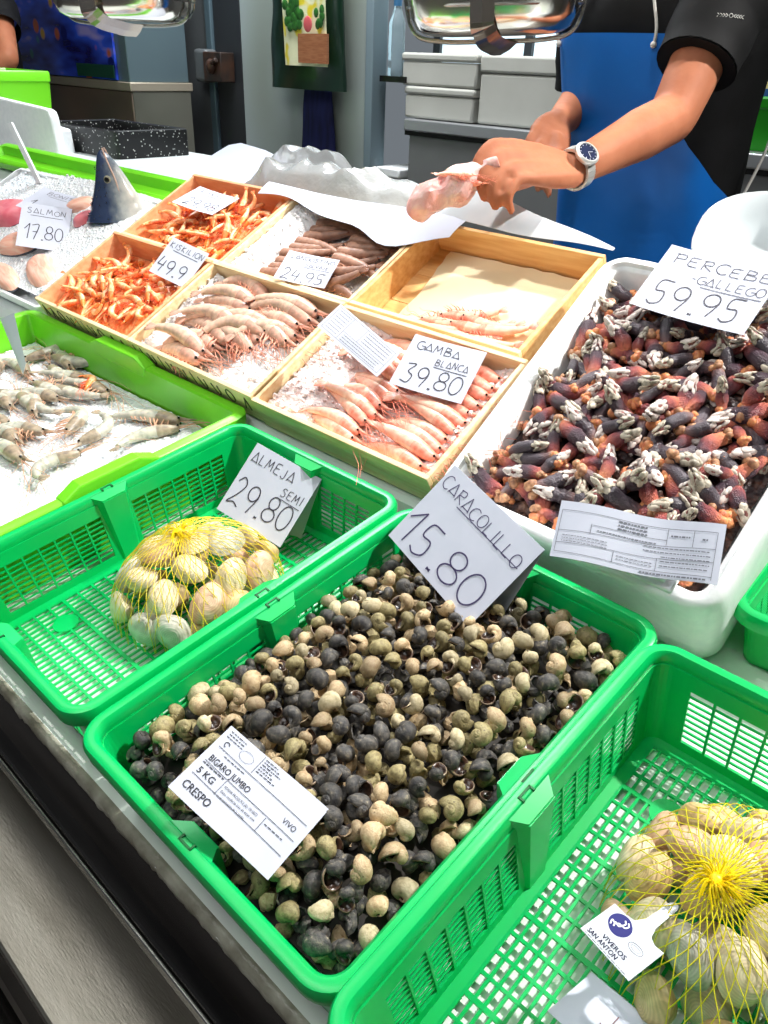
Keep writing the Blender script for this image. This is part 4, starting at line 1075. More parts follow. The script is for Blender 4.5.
# ------------------------------------------------------------------ handwriting
def arc(cx, cy, rx, ry, a0, a1, n=10):
    return [(cx + rx * math.cos(R(a0 + (a1 - a0) * i / n)), cy + ry * math.sin(R(a0 + (a1 - a0) * i / n))) for i in range(n + 1)]
GL = {
 'A': [[(0, 0), (.28, 1), (.60, 0)], [(.04, .12), (.56, .10)]],
 'B': [[(.05, 0), (.05, 1)], [(.05, 1), (.42, .88), (.40, .62), (.08, .52), (.50, .40), (.48, .06), (.03, 0)]],
 'C': [arc(.36, .5, .34, .5, 50, 310)],
 'D': [[(.08, 0), (.08, 1)], [(.02, 1), (.40, .92), (.55, .5), (.36, .06), (.02, 0)]],
 'E': [[(.50, 1), (.10, .94), (.06, .5), (.08, .06), (.52, 0)], [(.06, .52), (.42, .54)]],
 'G': [arc(.36, .5, .34, .5, 60, 350) + [(.66, .46), (.36, .46)]],
 'I': [[(.12, 0), (.14, 1)]],
 'J': [[(.40, 1), (.42, .2), (.26, 0), (.06, .16)]],
 'K': [[(.06, 0), (.08, 1)], [(.46, .95), (.10, .48), (.50, 0)]],
 'L': [[(.08, 1), (.06, .04), (.46, .02)]],
 'M': [[(.0, 0), (.12, 1), (.32, .3), (.54, 1), (.64, 0)]],
 'N': [[(.04, 0), (.08, 1), (.48, .02), (.54, 1)]],
 'O': [arc(.32, .5, .30, .48, 90, 450, 14)],
 'P': [[(.08, 0), (.08, 1)], [(.0, .92), (.44, .98), (.50, .62), (.10, .50)]],
 'R': [[(.06, 0), (.08, 1)], [(.0, .92), (.42, .98), (.46, .62), (.12, .50), (.54, 0)]],
 'S': [[(.48, .90), (.22, 1), (.06, .76), (.40, .46), (.42, .12), (.20, 0), (.02, .12)]],
 'T': [[(.26, 0), (.28, 1)], [(0, .98), (.56, 1)]],
 'V': [[(.0, 1), (.24, 0), (.52, 1)]],
 'Z': [[(0, 1), (.5, 1), (.02, 0), (.54, .02)]],
 'J ': [],
 '1': [[(.0, .62), (.34, 1), (.28, 0)]],
 '2': [[(.04, .80), (.24, 1), (.46, .78), (.30, .40), (.02, .02), (.30, .10), (.56, .0)]],
 '3': [[(.06, .92), (.44, .96), (.22, .58), (.48, .40), (.38, .04), (.02, .08)]],
 '4': [[(.16, 1), (.02, .42), (.50, .44)], [(.46, .80), (.36, 0)]],
 '5': [[(.52, 1), (.14, .96), (.10, .56), (.40, .54), (.44, .16), (.20, 0), (.02, .10)]],
 '7': [[(.0, .96), (.48, 1), (.22, 0)], [(.08, .52), (.44, .54)]],
 '8': [arc(.30, .74, .22, .25, -90, 270, 12), arc(.30, .25, .28, .25, 90, 450, 12)],
 '9': [arc(.26, .70, .24, .27, 20, 380, 12) + [(.50, .55), (.34, 0)]],
 '0': [arc(.30, .48, .28, .46, 80, 440, 14)],
 '.': [[(.06, .0), (.18, .06)], [(.06, .06), (.18, .0)]], '-': [[(.05, .5), (.3, .5)]], ' ': [],
}
ADV = {'I': .34, '1': .52, '.': .26, ' ': .35, 'M': .84, '-': .45}
def ribbon(mb, pts, w, z=0.0, zf=None):
    P = [Vector((p[0], p[1])) for p in pts]
    Ls, Rs = [], []
    for i in range(len(P)):
        d = P[min(i + 1, len(P) - 1)] - P[max(i - 1, 0)]
        if d.length < 1e-9: d = Vector((1, 0))
        d.normalize(); n = Vector((-d.y, d.x)) * (w / 2)
        for lst, q in ((Ls, P[i] + n), (Rs, P[i] - n)):
            lst.append((q.x, q.y, (zf(q.x, q.y) if zf else 0) + z))
    mb.grid([Ls, Rs])
def smooth2(pts, n=6):
    return [(p.x, p.y) for p in spline([(a, b, 0) for a, b in pts], n)] if len(pts) > 2 else pts
def hand(mb, text, x, y, width, hgt, pen=0.0012, z=0.0006, slope=0.0, seed=1, zf=None):
    """text from x (left) with baseline y, fitted to a width; slope lifts or drops the baseline"""
    rd = random.Random(seed)
    tot = sum(ADV.get(c, .70) for c in text); k = width / tot; cx = x
    for c in text:
        jy = rd.uniform(-.05, .05) * hgt; js = rd.uniform(.92, 1.08)
        for st in GL[c]:
            pts = smooth2(st) if c not in 'A1NMVLZ4' else [(a[0] + (b[0] - a[0]) * t, a[1] + (b[1] - a[1]) * t) for a, b in zip(st, st[1:]) for t in (0, .33, .66, 1)]
            ribbon(mb, [(cx + px_ * k * 1.0, y + slope * (cx - x) + jy + py_ * hgt * js) for px_, py_ in pts], pen, z, zf)
        cx += ADV.get(c, .70) * k
def font_mesh(text, size):
    cu = bpy.data.curves.new('t', 'FONT'); cu.body = text; cu.size = size; cu.resolution_u = 2
    o = bpy.data.objects.new('t', cu); col.objects.link(o)
    dg = bpy.context.evaluated_depsgraph_get(); dg.update()
    me = o.evaluated_get(dg).to_mesh()
    V = [v.co.copy() for v in me.vertices]; F_ = [tuple(p.vertices) for p in me.polygons]
    o.evaluated_get(dg).to_mesh_clear(); bpy.data.objects.remove(o); bpy.data.curves.remove(cu)
    return V, F_
def printed(mb, text, x, y, size, width=None, z=0.0006, zf=None, ang=0, bold=0):
    V, F_ = font_mesh(text, size)
    if not V: return
    w = max(v.x for v in V); sx = (width / w) if width else 1
    ca, sa = math.cos(R(ang)), math.sin(R(ang))
    for q in ([0] if not bold else [-bold, 0, bold]):
        out = []
        for v in V:
            a, b = v.x * sx + q, v.y
            X, Y = x + a * ca - b * sa, y + a * sa + b * ca
            out.append((X, Y, (zf(X, Y) if zf else 0) + z + q * .01))
        mb.add(out, F_)
def line(mb, x0, y0, x1, y1, w=0.0004, z=0.0006, zf=None, n=14):
    ribbon(mb, [(x0 + (x1 - x0) * i / n, y0 + (y1 - y0) * i / n) for i in range(n + 1)], w, z, zf)
def micro(mb, x0, x1, y, h=0.0007, seed=0, z=0.0006, zf=None):
    """a row of print too small to read: broken dashes"""
    rd = random.Random(seed); x = x0
    while x < x1 - 0.001:
        l = rd.uniform(.0012, .0042); e = min(x + l, x1); line(mb, x, y, e, y, h, z, zf, 2); x = e + 0.0008
def sheet(mb, w, h, th=0.0004, zf=None, nx=16, ny=10, cut=None):
    f = zf or (lambda x, y: 0.0)
    def P(i, j, dz):
        x = -w / 2 + w * i / nx; y = -h / 2 + h * j / ny
        return (x, y, f(x, y) + dz)
    a = [[P(i, j, 0) for i in range(nx + 1)] for j in range(ny + 1)]
    b = [[P(i, j, -th) for i in range(nx + 1)] for j in range(ny + 1)]
    mb.grid(a); mb.grid(b, flip=True)
    mb.grid([a[0], b[0]]); mb.grid([a[-1], b[-1]]); mb.grid([[r[0] for r in a], [r[0] for r in b]]); mb.grid([[r[-1] for r in a], [r[-1] for r in b]])
def price_card(label, loc, rt, w, h, draw, flap=None, curl=0.0, ink=None):
    t = thing('price_card', label, 'price card', loc, rt, 'handwritten price cards')
    zf = (lambda x, y: curl * ((x / w) ** 2 * 4 - 1) * 0.5 + curl * 0.3 * (y / h)) if curl else (lambda x, y: 0.0)
    mb = MB(); sheet(mb, w, h, zf=zf); mb.build('front_sheet', M_card, t)
    if flap:
        mb = MB(); sheet(mb, w, h * flap[0], nx=2, ny=2)
        Mx = Matrix.Rotation(R(flap[1]), 3, 'X')
        mb.xf(lambda p: Mx @ (p + Vector((0, -h * flap[0] / 2, 0))) + Vector((0, h / 2, -0.0006)))
        mb.build('back_flap', M_card, t)
    mb = MB(); draw(mb, w, h, zf); mb.build('handwriting', ink or M_ink, t, smooth=False)
    return t
def std(name, price, nw=0.86, nh=0.16, ph=0.34, underline=(0.3, 0.95), pw=0.86, sub=None, sl=0.0, x0=0.07, seed=1, pen=0.0015, py=0.12, px0=None):
    def d(mb, w, h, zf):
        hand(mb, name, -w / 2 + w * x0, h / 2 - h * (0.10 + nh), w * nw, h * nh, 0.0011, slope=sl, seed=seed, zf=zf)
        if sub: hand(mb, sub[0], -w / 2 + w * sub[1], h / 2 - h * (0.16 + 2 * nh), w * sub[2], h * nh * 0.85, 0.0010, seed=seed + 3, zf=zf)
        if underline:
            uy = h / 2 - h * ((0.20 + 2 * nh) if sub else (0.15 + nh))
            line(mb, -w / 2 + w * underline[0], uy, -w / 2 + w * underline[1], uy - 0.001, 0.0011, zf=zf)
        hand(mb, price, -w / 2 + w * (px0 if px0 is not None else x0), -h / 2 + h * py, w * pw, h * ph, pen, seed=seed + 7, zf=zf)
    return d
price_card('white folded card reading CARACOLILLO 15.80 standing at the back of the snail crate', (0.2850, 0.5882, 0.9957), (0.796, 0.174, -0.249), 0.159, 0.113,
           std('CARACOLILLO', '15.80', nw=0.93, nh=0.14, ph=0.36, underline=(0.27, 0.96), sl=-0.07, x0=0.03, pw=0.92, py=0.08, pen=0.0019), flap=(0.95, 24), ink=M_ink_blue)
price_card('white folded card reading ALMEJA SEMI 29.80 standing beside the netted clams', (-0.0342, 0.5749, 0.9308), (0.824, 0.246, 0.246), 0.110, 0.108,
           std('ALMEJA', '29.80', nw=0.66, nh=0.14, ph=0.36, underline=(0.66, 0.96), sub=('SEMI', 0.64, 0.32), pw=0.92, x0=0.05, py=0.16, pen=0.0017), flap=(1.0, 32))
price_card('white card reading GAMBA BLANCA 39.80 on the pink white prawns', (0.0676, 0.7980, 1.0870), (0.636, 0.049, 0.239), 0.111, 0.087,
           std('GAMBA', '39.80', nw=0.62, nh=0.15, ph=0.36, underline=(0.44, 0.90), sub=('BLANCA', 0.44, 0.46), x0=0.10, py=0.10, pw=0.84, pen=0.0016), curl=0.003)
price_card('white card reading PERCEBE GALLEGO 59.95 leaning over the goose barnacles', (0.3462, 0.9538, 1.2278), (0.556, 0.050, 0.040), 0.1415, 0.1086,
           std('PERCEBE', '59.95', nw=0.88, nh=0.15, ph=0.36, underline=(0.45, 0.97), sub=('-GALLEGO', 0.34, 0.64), x0=0.10, py=0.10, pw=0.82, pen=0.0017), curl=0.006)
price_card('small white card reading KISKILION 49.9 on the front box of orange shrimp', (-0.5862, 0.8213, 1.1096), (0.723, 0.216, 0.233), 0.0885, 0.082,
           std('KISKILION', '49.9', nw=0.92, nh=0.14, ph=0.36, underline=(0.20, 0.88), x0=0.06, py=0.12, pw=0.80, pen=0.0018), curl=0.002)
price_card('small white card reading KISKILLA 29.98 on the rear box of orange shrimp', (-0.7236, 0.9878, 1.1879), (0.242, 0.123, 0.232), 0.1068, 0.088,
           std('KISKILLA', '29.98', nw=0.70, nh=0.14, ph=0.34, underline=(0.25, 0.80), x0=0.16, py=0.12, pw=0.76, pen=0.0018), curl=0.004)
price_card('white card reading LANGOSTINO SALVAJE 24.95 on the brown langoustine tails', (-0.3191, 0.9034, 1.1349), (0.433, 0.090, 0.470), 0.0939, 0.077,
           std('LANGOSTINO', '24.95', nw=0.86, nh=0.13, ph=0.36, underline=(0.42, 0.92), sub=('SALVAJE', 0.44, 0.46), x0=0.10, py=0.06, pw=0.84, pen=0.0017), curl=0.003)
price_card('white folded card reading SALMON 17.80 on the ice at the end of the boxes', (-1.1261, 0.8201, 1.0928), (0.739, 0.148, 0.938), 0.107, 0.118,
           std('SALMON', '17.80', nw=0.80, nh=0.12, ph=0.32, underline=(0.20, 0.85), x0=0.12, py=0.20, pw=0.80, pen=0.0020), flap=(1.0, 32))
price_card('white card reading BONITO half hidden behind the salmon card', (-1.2008, 0.8810, 1.1310), (0.266, 0.164, 0.446), 0.117, 0.106,
           std('BONITO', '1', nw=0.74, nh=0.14, ph=0.30, underline=(0.30, 0.92), x0=0.22, py=0.14, pw=0.12, px0=0.14, pen=0.0020), curl=0.004)
def draw_corner(mb, w, h, zf):
    hand(mb, 'J', -w * 0.12, -h * 0.12, w * 0.16, h * 0.34, 0.0009, seed=4, zf=zf)
    hand(mb, '1', w * 0.30, -h * 0.30, w * 0.10, h * 0.25, 0.0009, seed=4, zf=zf)
price_card('white card at the bottom edge lying in the near crate by the tagged clam net', (0.6384, 0.3345, 0.8606), (-0.151, -0.183, -0.121), 0.0754, 0.0534, draw_corner, ink=mat('pen_pale', (120, 90, 96), 0.5))

# ------------------------------------------------------------------ printed labels
t = thing('trade_label', 'white printed label BIGARO JUMBO 5 KG CRESPO lying on the snails', 'label', (0.3517, 0.2384, 0.9393), (0.173, 0.260, 0.139))
w, h = 0.1093, 0.0695
zf = lambda x, y: 0.0015 * math.sin(x * 40) + 0.002 * (y / h)
mb = MB(); sheet(mb, w, h, zf=zf); mb.build('label_sheet', M_card, t)
mb = MB(); X = lambda u: -w / 2 + w * u; Y = lambda v: h / 2 - h * v
printed(mb, 'BIGARO JUMBO', X(.06), Y(.475), 0.0078, w * 0.41, zf=zf, bold=.00010)
printed(mb, '5 KG', X(.06), Y(.665), 0.0082, w * 0.165, zf=zf, bold=.00012)
printed(mb, 'CRESPO', X(.055), Y(.885), 0.0094, w * 0.27, zf=zf, bold=.00014)
printed(mb, 'VIVO', X(.80), Y(.46), 0.0064, w * 0.12, zf=zf)
printed(mb, 'FORMA PRODUCE (B): 10/10/22', X(.31), Y(.60), 0.0033, w * .33, zf=zf)
printed(mb, 'Debe venderse tras de estar viva', X(.31), Y(.66), 0.0033, w * .34, zf=zf)
printed(mb, 'en el momento de la venta', X(.31), Y(.72), 0.0033, w * .27, zf=zf)
for (a, b, c, d_) in ((.05, .28, .96, .31), (.05, .50, .96, .53), (.05, .70, .96, .735), (.29, .52, .29, .72), (.70, .54, .70, .725), (.38, .02, .38, .27)):
    line(mb, X(a), Y(b), X(c), Y(d_), 0.0005, zf=zf)
ribbon(mb, [(X(.27) + .007 * math.cos(k * .35), Y(.17) + .0045 * math.sin(k * .35)) for k in range(19)], 0.0003, 0.0006, zf)
ribbon(mb, [(X(.09) + .0022 * math.cos(k * .4), Y(.21) + .0022 * math.sin(k * .4)) for k in range(13)], 0.0008, 0.0006, zf)
for k in range(6): micro(mb, X(.40), X(.40 + .12 + .03 * (k % 3)), Y(.04 + .035 * k), seed=k, zf=zf)
for k in range(3): micro(mb, X(.04), X(.2), Y(.05 + .04 * k), seed=k + 9, zf=zf)
micro(mb, X(.14), X(.36), Y(.33), seed=33, zf=zf); micro(mb, X(.05), X(.27), Y(.53), 0.0009, seed=34, zf=zf); micro(mb, X(.72), X(.9), Y(.60), seed=35, zf=zf)
mb.build('print', M_print, t, smooth=False)

t = thing('trade_label', 'long wavy printed label hanging over the front rim of the foam box', 'label', (0.4482, 0.6586, 1.0404), (0.684, -0.064, 0.363))
w, h = 0.1607, 0.0617
zf = lambda x, y: 0.007 * math.sin((x / w + .5) * 7.5 + 0.4) * (0.5 + 0.5 * (x / w + .5)) + 0.004 * (y / h)
mb = MB(); sheet(mb, w, h, zf=zf, nx=40); mb.build('label_sheet', M_card, t)
mb = MB(); X = lambda u: -w / 2 + w * u; Y = lambda v: h / 2 - h * v
for (a, b, c, d_) in ((.02, .16, .96, .16), (.02, .52, .96, .44), (.02, .74, .96, .66), (.02, .90, .96, .90), (.02, .16, .02, .90), (.96, .16, .96, .95), (.68, .17, .68, .45), (.83, .16, .83, .44), (.22, .34, .22, .52), (.38, .72, .38, .90), (.64, .68, .64, .90), (.22, .36, .68, .36)):
    line(mb, X(a), Y(b), X(c), Y(d_), 0.0005, zf=zf, n=24)
for k in range(3): micro(mb, X(.38), X(.56), Y(.20 + .06 * k), 0.0016, seed=k, zf=zf)
micro(mb, X(.26), X(.62), Y(.44), 0.0012, seed=7, zf=zf); micro(mb, X(.70), X(.81), Y(.28), 0.0016, seed=8, zf=zf); micro(mb, X(.88), X(.91), Y(.30), 0.0018, seed=9, zf=zf)
for k in range(5): micro(mb, X(.66 if k > 1 else .55), X(.94), Y(.50 + .075 * k), 0.0010, seed=k + 20, zf=zf)
for k in range(3): micro(mb, X(.05), X(.34), Y(.60 + .05 * k), 0.0007, seed=k + 30, zf=zf)
for k in range(2): micro(mb, X(.40), X(.62), Y(.78 + .05 * k), 0.0007, seed=k + 40, zf=zf)
micro(mb, X(.55), X(.94), Y(.95), 0.0016, seed=50, zf=zf)
mb.build('print', M_print_l, t, smooth=False)

t = thing('trade_label', 'small white printed label laid across the corner of the pink prawn box', 'label', (-0.0519, 0.7631, 1.1042), (0.569, 0.520, 0.275))
w, h = 0.1139, 0.0508
mb = MB(); sheet(mb, w, h, nx=4, ny=4); mb.build('label_sheet', M_card, t)
mb = MB(); X = lambda u: -w / 2 + w * u; Y = lambda v: h / 2 - h * v
for (a, b, c, d_) in ((.04, .08, .96, .08), (.04, .92, .96, .92), (.04, .08, .04, .92), (.96, .08, .96, .92), (.28, .08, .28, .92), (.50, .08, .50, .60), (.28, .60, .96, .60)):
    line(mb, X(a), Y(b), X(c), Y(d_), 0.0005)
for k in range(7): micro(mb, X(.07), X(.25), Y(.16 + .11 * k), 0.0008, seed=k)
for k in range(4): micro(mb, X(.54), X(.92), Y(.16 + .11 * k), 0.0011, seed=k + 11)
for k in range(3): micro(mb, X(.32), X(.90), Y(.68 + .09 * k), 0.0011, seed=k + 21)
mb.build('print', M_print_l, t, smooth=False)

# ------------------------------------------------------------------ farm tag tied to the near clam net
t = thing('net_tag', 'white plastic tag with a navy round logo tied to the near clam net', 'tag', TAGPOSE[0], TAGPOSE[1])
s_ = TAGPOSE[2]
poly = [(-.5, -.385), (.5, -.385), (.5, .385), (.34, .36), (.22, .42), (.16, .60), (.14, 1.12), (.11, 1.19), (.06, 1.21), (.01, 1.19), (-.02, 1.12), (-.04, .60), (-.12, .42), (-.26, .385), (-.5, .385)]
poly = [(a * s_, b * s_) for a, b in poly]
mb = MB(); mb.extrude(poly, 'z', -0.0004, 0.0004); mb.build('tag_plate', mat('tag_plastic', (204, 209, 218), 0.6), t, smooth=False, bevel=0.0002)
mb = MB(); lc = (-0.20 * s_, 0.18 * s_); rr = 0.185 * s_
mb.add([(lc[0], lc[1], .0006)] + [(lc[0] + rr * math.cos(2 * PI * k / 32), lc[1] + rr * math.sin(2 * PI * k / 32), .0006) for k in range(32)], [(0, 1 + k, 1 + (k + 1) % 32) for k in range(32)])
mb.add([(lc[0] + rr * .16, lc[1] - rr * .12, .0005)] + [(lc[0] + rr * .16 + rr * math.cos(2 * PI * k / 32), lc[1] - rr * .12 + rr * math.sin(2 * PI * k / 32), .0005) for k in range(32)], [(0, 1 + k, 1 + (k + 1) % 32) for k in range(32)])
lo = mb.build('logo_disc', mat('logo_navy', (24, 26, 110), 0.6), t, smooth=False)
mb = MB()
for q in (-1, 1):
    pts = [(lc[0] + a * rr, lc[1] + b * rr) for a, b in ((-.34, -.62), (-.50, -.20), (-.10, -.28), (.10, -.02), (.34, .02), (.46, .36), (.22, .62))]
    ribbon(mb, smooth2([(x_ + q * rr * .16, y_ + q * rr * .02) for x_, y_ in pts], 5), rr * .13, .0008)
mb.build('logo_mark', mat('logo_white', (240, 244, 250), 0.4), lo, smooth=False)
mb = MB()
printed(mb, 'VIVEROS', -.22 * s_, -.215 * s_, .12 * s_, .46 * s_, z=.0008, bold=.00012)
printed(mb, 'SAN ANTON', -.42 * s_, -.325 * s_, .12 * s_, .58 * s_, z=.0008, bold=.00012)
micro(mb, -.42 * s_, .40 * s_, -.36 * s_, .0004, seed=1)
ribbon(mb, [(.22 * s_ + .13 * s_ * math.cos(a), .07 * s_ + .075 * s_ * math.sin(a)) for a in np.linspace(0, 2 * PI, 22)], .0003, .0006)
ribbon(mb, [(.22 * s_ + .085 * s_ * math.cos(a), .07 * s_ + .04 * s_ * math.sin(a)) for a in np.linspace(0, 2 * PI, 22)], .0002, .0006)
mb.build('print', mat('print_navy', (26, 26, 58), 0.7), t, smooth=False)
# ------------------------------------------------------------------ fish end of the counter
ice_patch('crushed_ice', 'white crushed ice spread in the tray under the salmon card', B1, lambda a, b: 0.7 + 0.3 * math.sin(a * 6 + 1) * math.sin(b * 5), -0.73 + 0.024, -0.03, 0.024, 0.376, -0.045, 0.022, 40, 80, M_ice, 200)
M_salmon = mat('salmon_flesh', (246, 176, 150), 0.3, sub=0.3, c2=(250, 206, 186), scale=30, stretch=(1, 8, 1), bump=0.1)
M_tuna = mat('pink_loin', (240, 150, 156), 0.3, sub=0.3, c2=(226, 110, 126), scale=24, bump=0.1)
M_skin = mat('fish_skin', (96, 104, 112), 0.25, c2=(58, 64, 76), scale=30, spec=0.8)
def slab(name, label, x, y, w, d, h, ang, m, skin=True, seed=0, frame=B1, z=-0.030):
    """fillet or steak: rounded slab, thicker in the middle, skin underneath"""
    t = thing(name, label, 'fish', frame.p(x, y, z), frame.rot((0, 0, R(ang))), 'fish pieces on the ice')
    rows = []; n, sg = 8, 30; mb = MB()
    for i in range(n + 1):
        u = i / n; rows.append([((w / 2) * math.cos(a) * (abs(math.cos(a)) ** -0.25 if abs(math.cos(a)) > .05 else 1) * u ** .6 * 0.9, (d / 2) * math.sin(a) * u ** .6 * (1 + .12 * mnoise.noise((a, seed, 0))), h * (1 - u ** 3) + 0.001 * mnoise.noise((u * 9, a * 3, seed))) for a in [2 * PI * k / sg for k in range(sg)]])
    mb.grid(rows, closed_u=True); mb.build('flesh', m, t)
    mb = MB(); mb.grid([rows[-1], [(p[0] * .97, p[1] * .97, -0.006) for p in rows[-1]]], closed_u=True); mb.add([(p[0] * .97, p[1] * .97, -0.006) for p in rows[-1]], [tuple(range(sg))]); mb.build('skin', M_skin if skin else m, t)
slab('salmon_fillet', 'pale salmon fillet lying nearest the orange shrimp box', -0.145, 0.085, 0.17, 0.07, 0.016, -20, M_salmon, seed=1)
slab('salmon_fillet', 'pale salmon fillet lying at the front edge of the ice tray', -0.24, 0.035, 0.19, 0.05, 0.014, -12, M_salmon, seed=2)
slab('salmon_fillet', 'broad salmon fillet below the salmon card', -0.33, 0.13, 0.16, 0.08, 0.016, 10, M_salmon, seed=3)
slab('fish_loin', 'deep pink fish loin beside the salmon card', -0.50, 0.20, 0.17, 0.10, 0.030, 14, M_tuna, seed=4)
slab('fish_steak', 'small pink fish steak with grey skin behind the salmon card', -0.27, 0.29, 0.10, 0.045, 0.020, 35, M_salmon, seed=5)
slab('fish_steak', 'small pink fish steak with grey skin beside the salmon head', -0.20, 0.255, 0.07, 0.035, 0.018, 60, M_tuna, seed=6)

# salmon head standing on its cut, snout upwards
t = thing('salmon', 'dark blue backed cut salmon standing snout up on the ice', 'fish head', B1.p(-0.122, 0.290, -0.040), (0, R(-4), R(40)))
M_sb = mat('salmon_head_skin', (44, 58, 88), 0.22, spec=0.8, bump=0.2, bscale=300)
axis_ramp(M_sb, 0, [(0.0, (34, 48, 82)), (0.46, (48, 62, 92)), (0.62, (96, 106, 118)), (0.82, (168, 172, 170)), (1.0, (206, 204, 196))], (-0.050, 0.050), 0.3, 60)
mb = MB(); rows = []
for i in range(19):
    u = i / 18; h = 0.145 * u
    rx_ = 0.064 * (1 - u) ** 0.8 + 0.006; ry_ = 0.030 * (1 - u) ** 0.7 + 0.005
    cx = 0.010 * math.sin(u * PI) - 0.006 * u
    if u == 1: rx_ = ry_ = 0.0035
    row = []
    for k in range(28):
        a = 2 * PI * k / 28
        r = 1 + 0.05 * (math.cos(a) > .5) * math.sin(u * 8)
        # gill plate edge
        g = 1 - 0.06 * math.exp(-((u - 0.22 - 0.05 * math.cos(a)) / 0.03) ** 2)
        row.append((cx + rx_ * math.cos(a) * r * g, ry_ * math.sin(a) * g, h))
    rows.append(row)
mb.grid(rows, closed_u=True); mb.add(rows[0], [tuple(range(28))[::-1]]); mb.add(rows[-1], [tuple(range(28))])
mb.build('head', M_sb, t)
for s_ in (-1, 1):
    mb = MB(); mb.ball((0.004, s_ * 0.0200, 0.088), (0.0085, 0.004, 0.0085), 16, 10); e = mb.build('eye', mat('fish_eye', (132, 130, 112), 0.15), t)
    mb = MB(); mb.ball((0.004, s_ * 0.0236, 0.088), (0.0056, 0.0018, 0.0056), 12, 8); mb.build('pupil', M_eye, e)
    mb = MB(); mb.tube(spline([(0.030, s_ * 0.0230, 0.040), (0.022, s_ * 0.0190, 0.085), (0.010, s_ * 0.0125, 0.120), (0.000, s_ * 0.005, 0.150)], 5), 0.0018, 6); mb.build('jaw', mat('fish_jaw', (188, 160, 146), 0.3), t)
mb = MB(); rdh = random.Random(4)
for k in range(60):
    u = rdh.uniform(.05, .75); a = rdh.choice((-1, 1)) * rdh.uniform(R(95), R(170)); rx_ = 0.064 * (1 - u) ** 0.8 + 0.006; ry_ = 0.030 * (1 - u) ** 0.7 + 0.005
    mb.ball((0.010 * math.sin(u * PI) - 0.006 * u + rx_ * math.cos(a), ry_ * math.sin(a), 0.16 * u), (0.0013, 0.0013, 0.0016), 6, 4)
mb.build('spots', mat('fish_spot', (16, 18, 26), 0.3), t)

# ------------------------------------------------------------------ rear shelf: black tray, paper, plastic, white bins
t = thing('black_tray', 'speckled black shallow tray on the white shelf below the steel cabinet', 'tray', (-2.03, 1.29, SH), (0, 0, R(2)))
M_spk = mat('speckled_black', (26, 26, 26), 0.4, c2=(34, 34, 34), scale=10)
nt = M_spk.node_tree; v = nt.nodes.new('ShaderNodeTexVoronoi'); v.inputs['Scale'].default_value = 90; tc = nt.nodes.new('ShaderNodeTexCoord'); nt.links.new(tc.outputs['Object'], v.inputs['Vector'])
rp = nt.nodes.new('ShaderNodeValToRGB'); rp.color_ramp.elements[0].position = 0.16; rp.color_ramp.elements[0].color = (.6, .6, .58, 1); rp.color_ramp.elements[1].position = 0.22; rp.color_ramp.elements[1].color = (.010, .010, .011, 1)
nt.links.new(v.outputs['Distance'], rp.inputs['Fac']); nt.links.new(rp.outputs[0], nt.nodes['Principled BSDF'].inputs['Base Color'])
mb = MB(); loft_rr(mb, 0.42, 0.26, 0.015, [(0, 0), (0, 0.075), (0.008, 0.078), (0.016, 0.075), (0.018, 0.045), (0.03, 0.045)], 4, closed=False)
pp_ = rrect(0.42, 0.26, 0.015, 4, 0.03); mb.add([(a, b, .045) for a, b in pp_], [tuple(range(len(pp_)))]); pp_ = rrect(0.42, 0.26, 0.015, 4, 0); mb.add([(a, b, 0) for a, b in pp_], [tuple(range(len(pp_)))])
o = mb.build('tray_body', M_spk, t, angle=40); 
mb = MB(); mb.box((0.05, 0.05, 0.046), (0.36, 0.10, 0.050)); mb.build('greenish_strip', mat('tray_strip', (122, 122, 92), 0.5, c2=(80, 80, 60), scale=40), t)

def paper_sheet(name, label, cat, rows, m, th=0.0006, parent=None):
    mb = MB(); nr = Vector((0, 0, th))
    top = [[Vector(p) for p in r] for r in rows]; bot = [[p - nr for p in r] for r in top]
    mb.grid(top); mb.grid(bot, flip=True)
    mb.grid([top[0], bot[0]]); mb.grid([top[-1], bot[-1]]); mb.grid([[r[0] for r in top], [r[0] for r in bot]]); mb.grid([[r[-1] for r in top], [r[-1] for r in bot]])
    o = mb.build(name, m); 
    return tag(o, label, cat)
# big smooth sheet hanging over the back of the langoustine and cream boxes
rows = []
for i in range(25):
    u = i / 24; x = 0.255 + 0.51 * u
    yf = 0.200 + 0.008 * math.sin(u * 9) - 0.066 * math.exp(-((u - 0.80) / 0.17) ** 2) - 0.02 * math.exp(-((u - 0.40) / 0.2) ** 2)
    if u < .10: yf += 0.0
    row = []
    for j in range(13):
        v = j / 12; y = yf + (0.236 - yf) * v
        z = 0.004 + 0.008 * math.exp(-((y - 0.30) / 0.05) ** 2) * math.sin(u * PI) * 1.0 + 0.004 * math.sin(u * 7 + v * 2) - (0.06 * max(0, y - 0.245))
        row.append(B2.p(x, y, max(z, 0.002)))
    rows.append(row)
paper_sheet('paper_sheet', 'smooth white paper sheet draped over the back of the langoustine box', 'paper', rows, M_paper)
rows = []
for i in range(21):
    u = i / 20; x = 0.70 + 0.335 * u; row = []
    for j in range(9):
        v = j / 8; y = 0.232 + (0.080 - 0.074 * u) * v
        row.append(B2.p(x, y, 0.003 + 0.022 * (1 - u) * math.sin(v * PI * .5) + 0.003 * math.sin(u * 9)))
    rows.append(row)
paper_sheet('paper_sheet', 'thin white paper strip on the rear rim of the cream lined box', 'paper', rows, mat('thin_paper', (216, 220, 224), 0.6, c2=(200, 206, 212), scale=10))
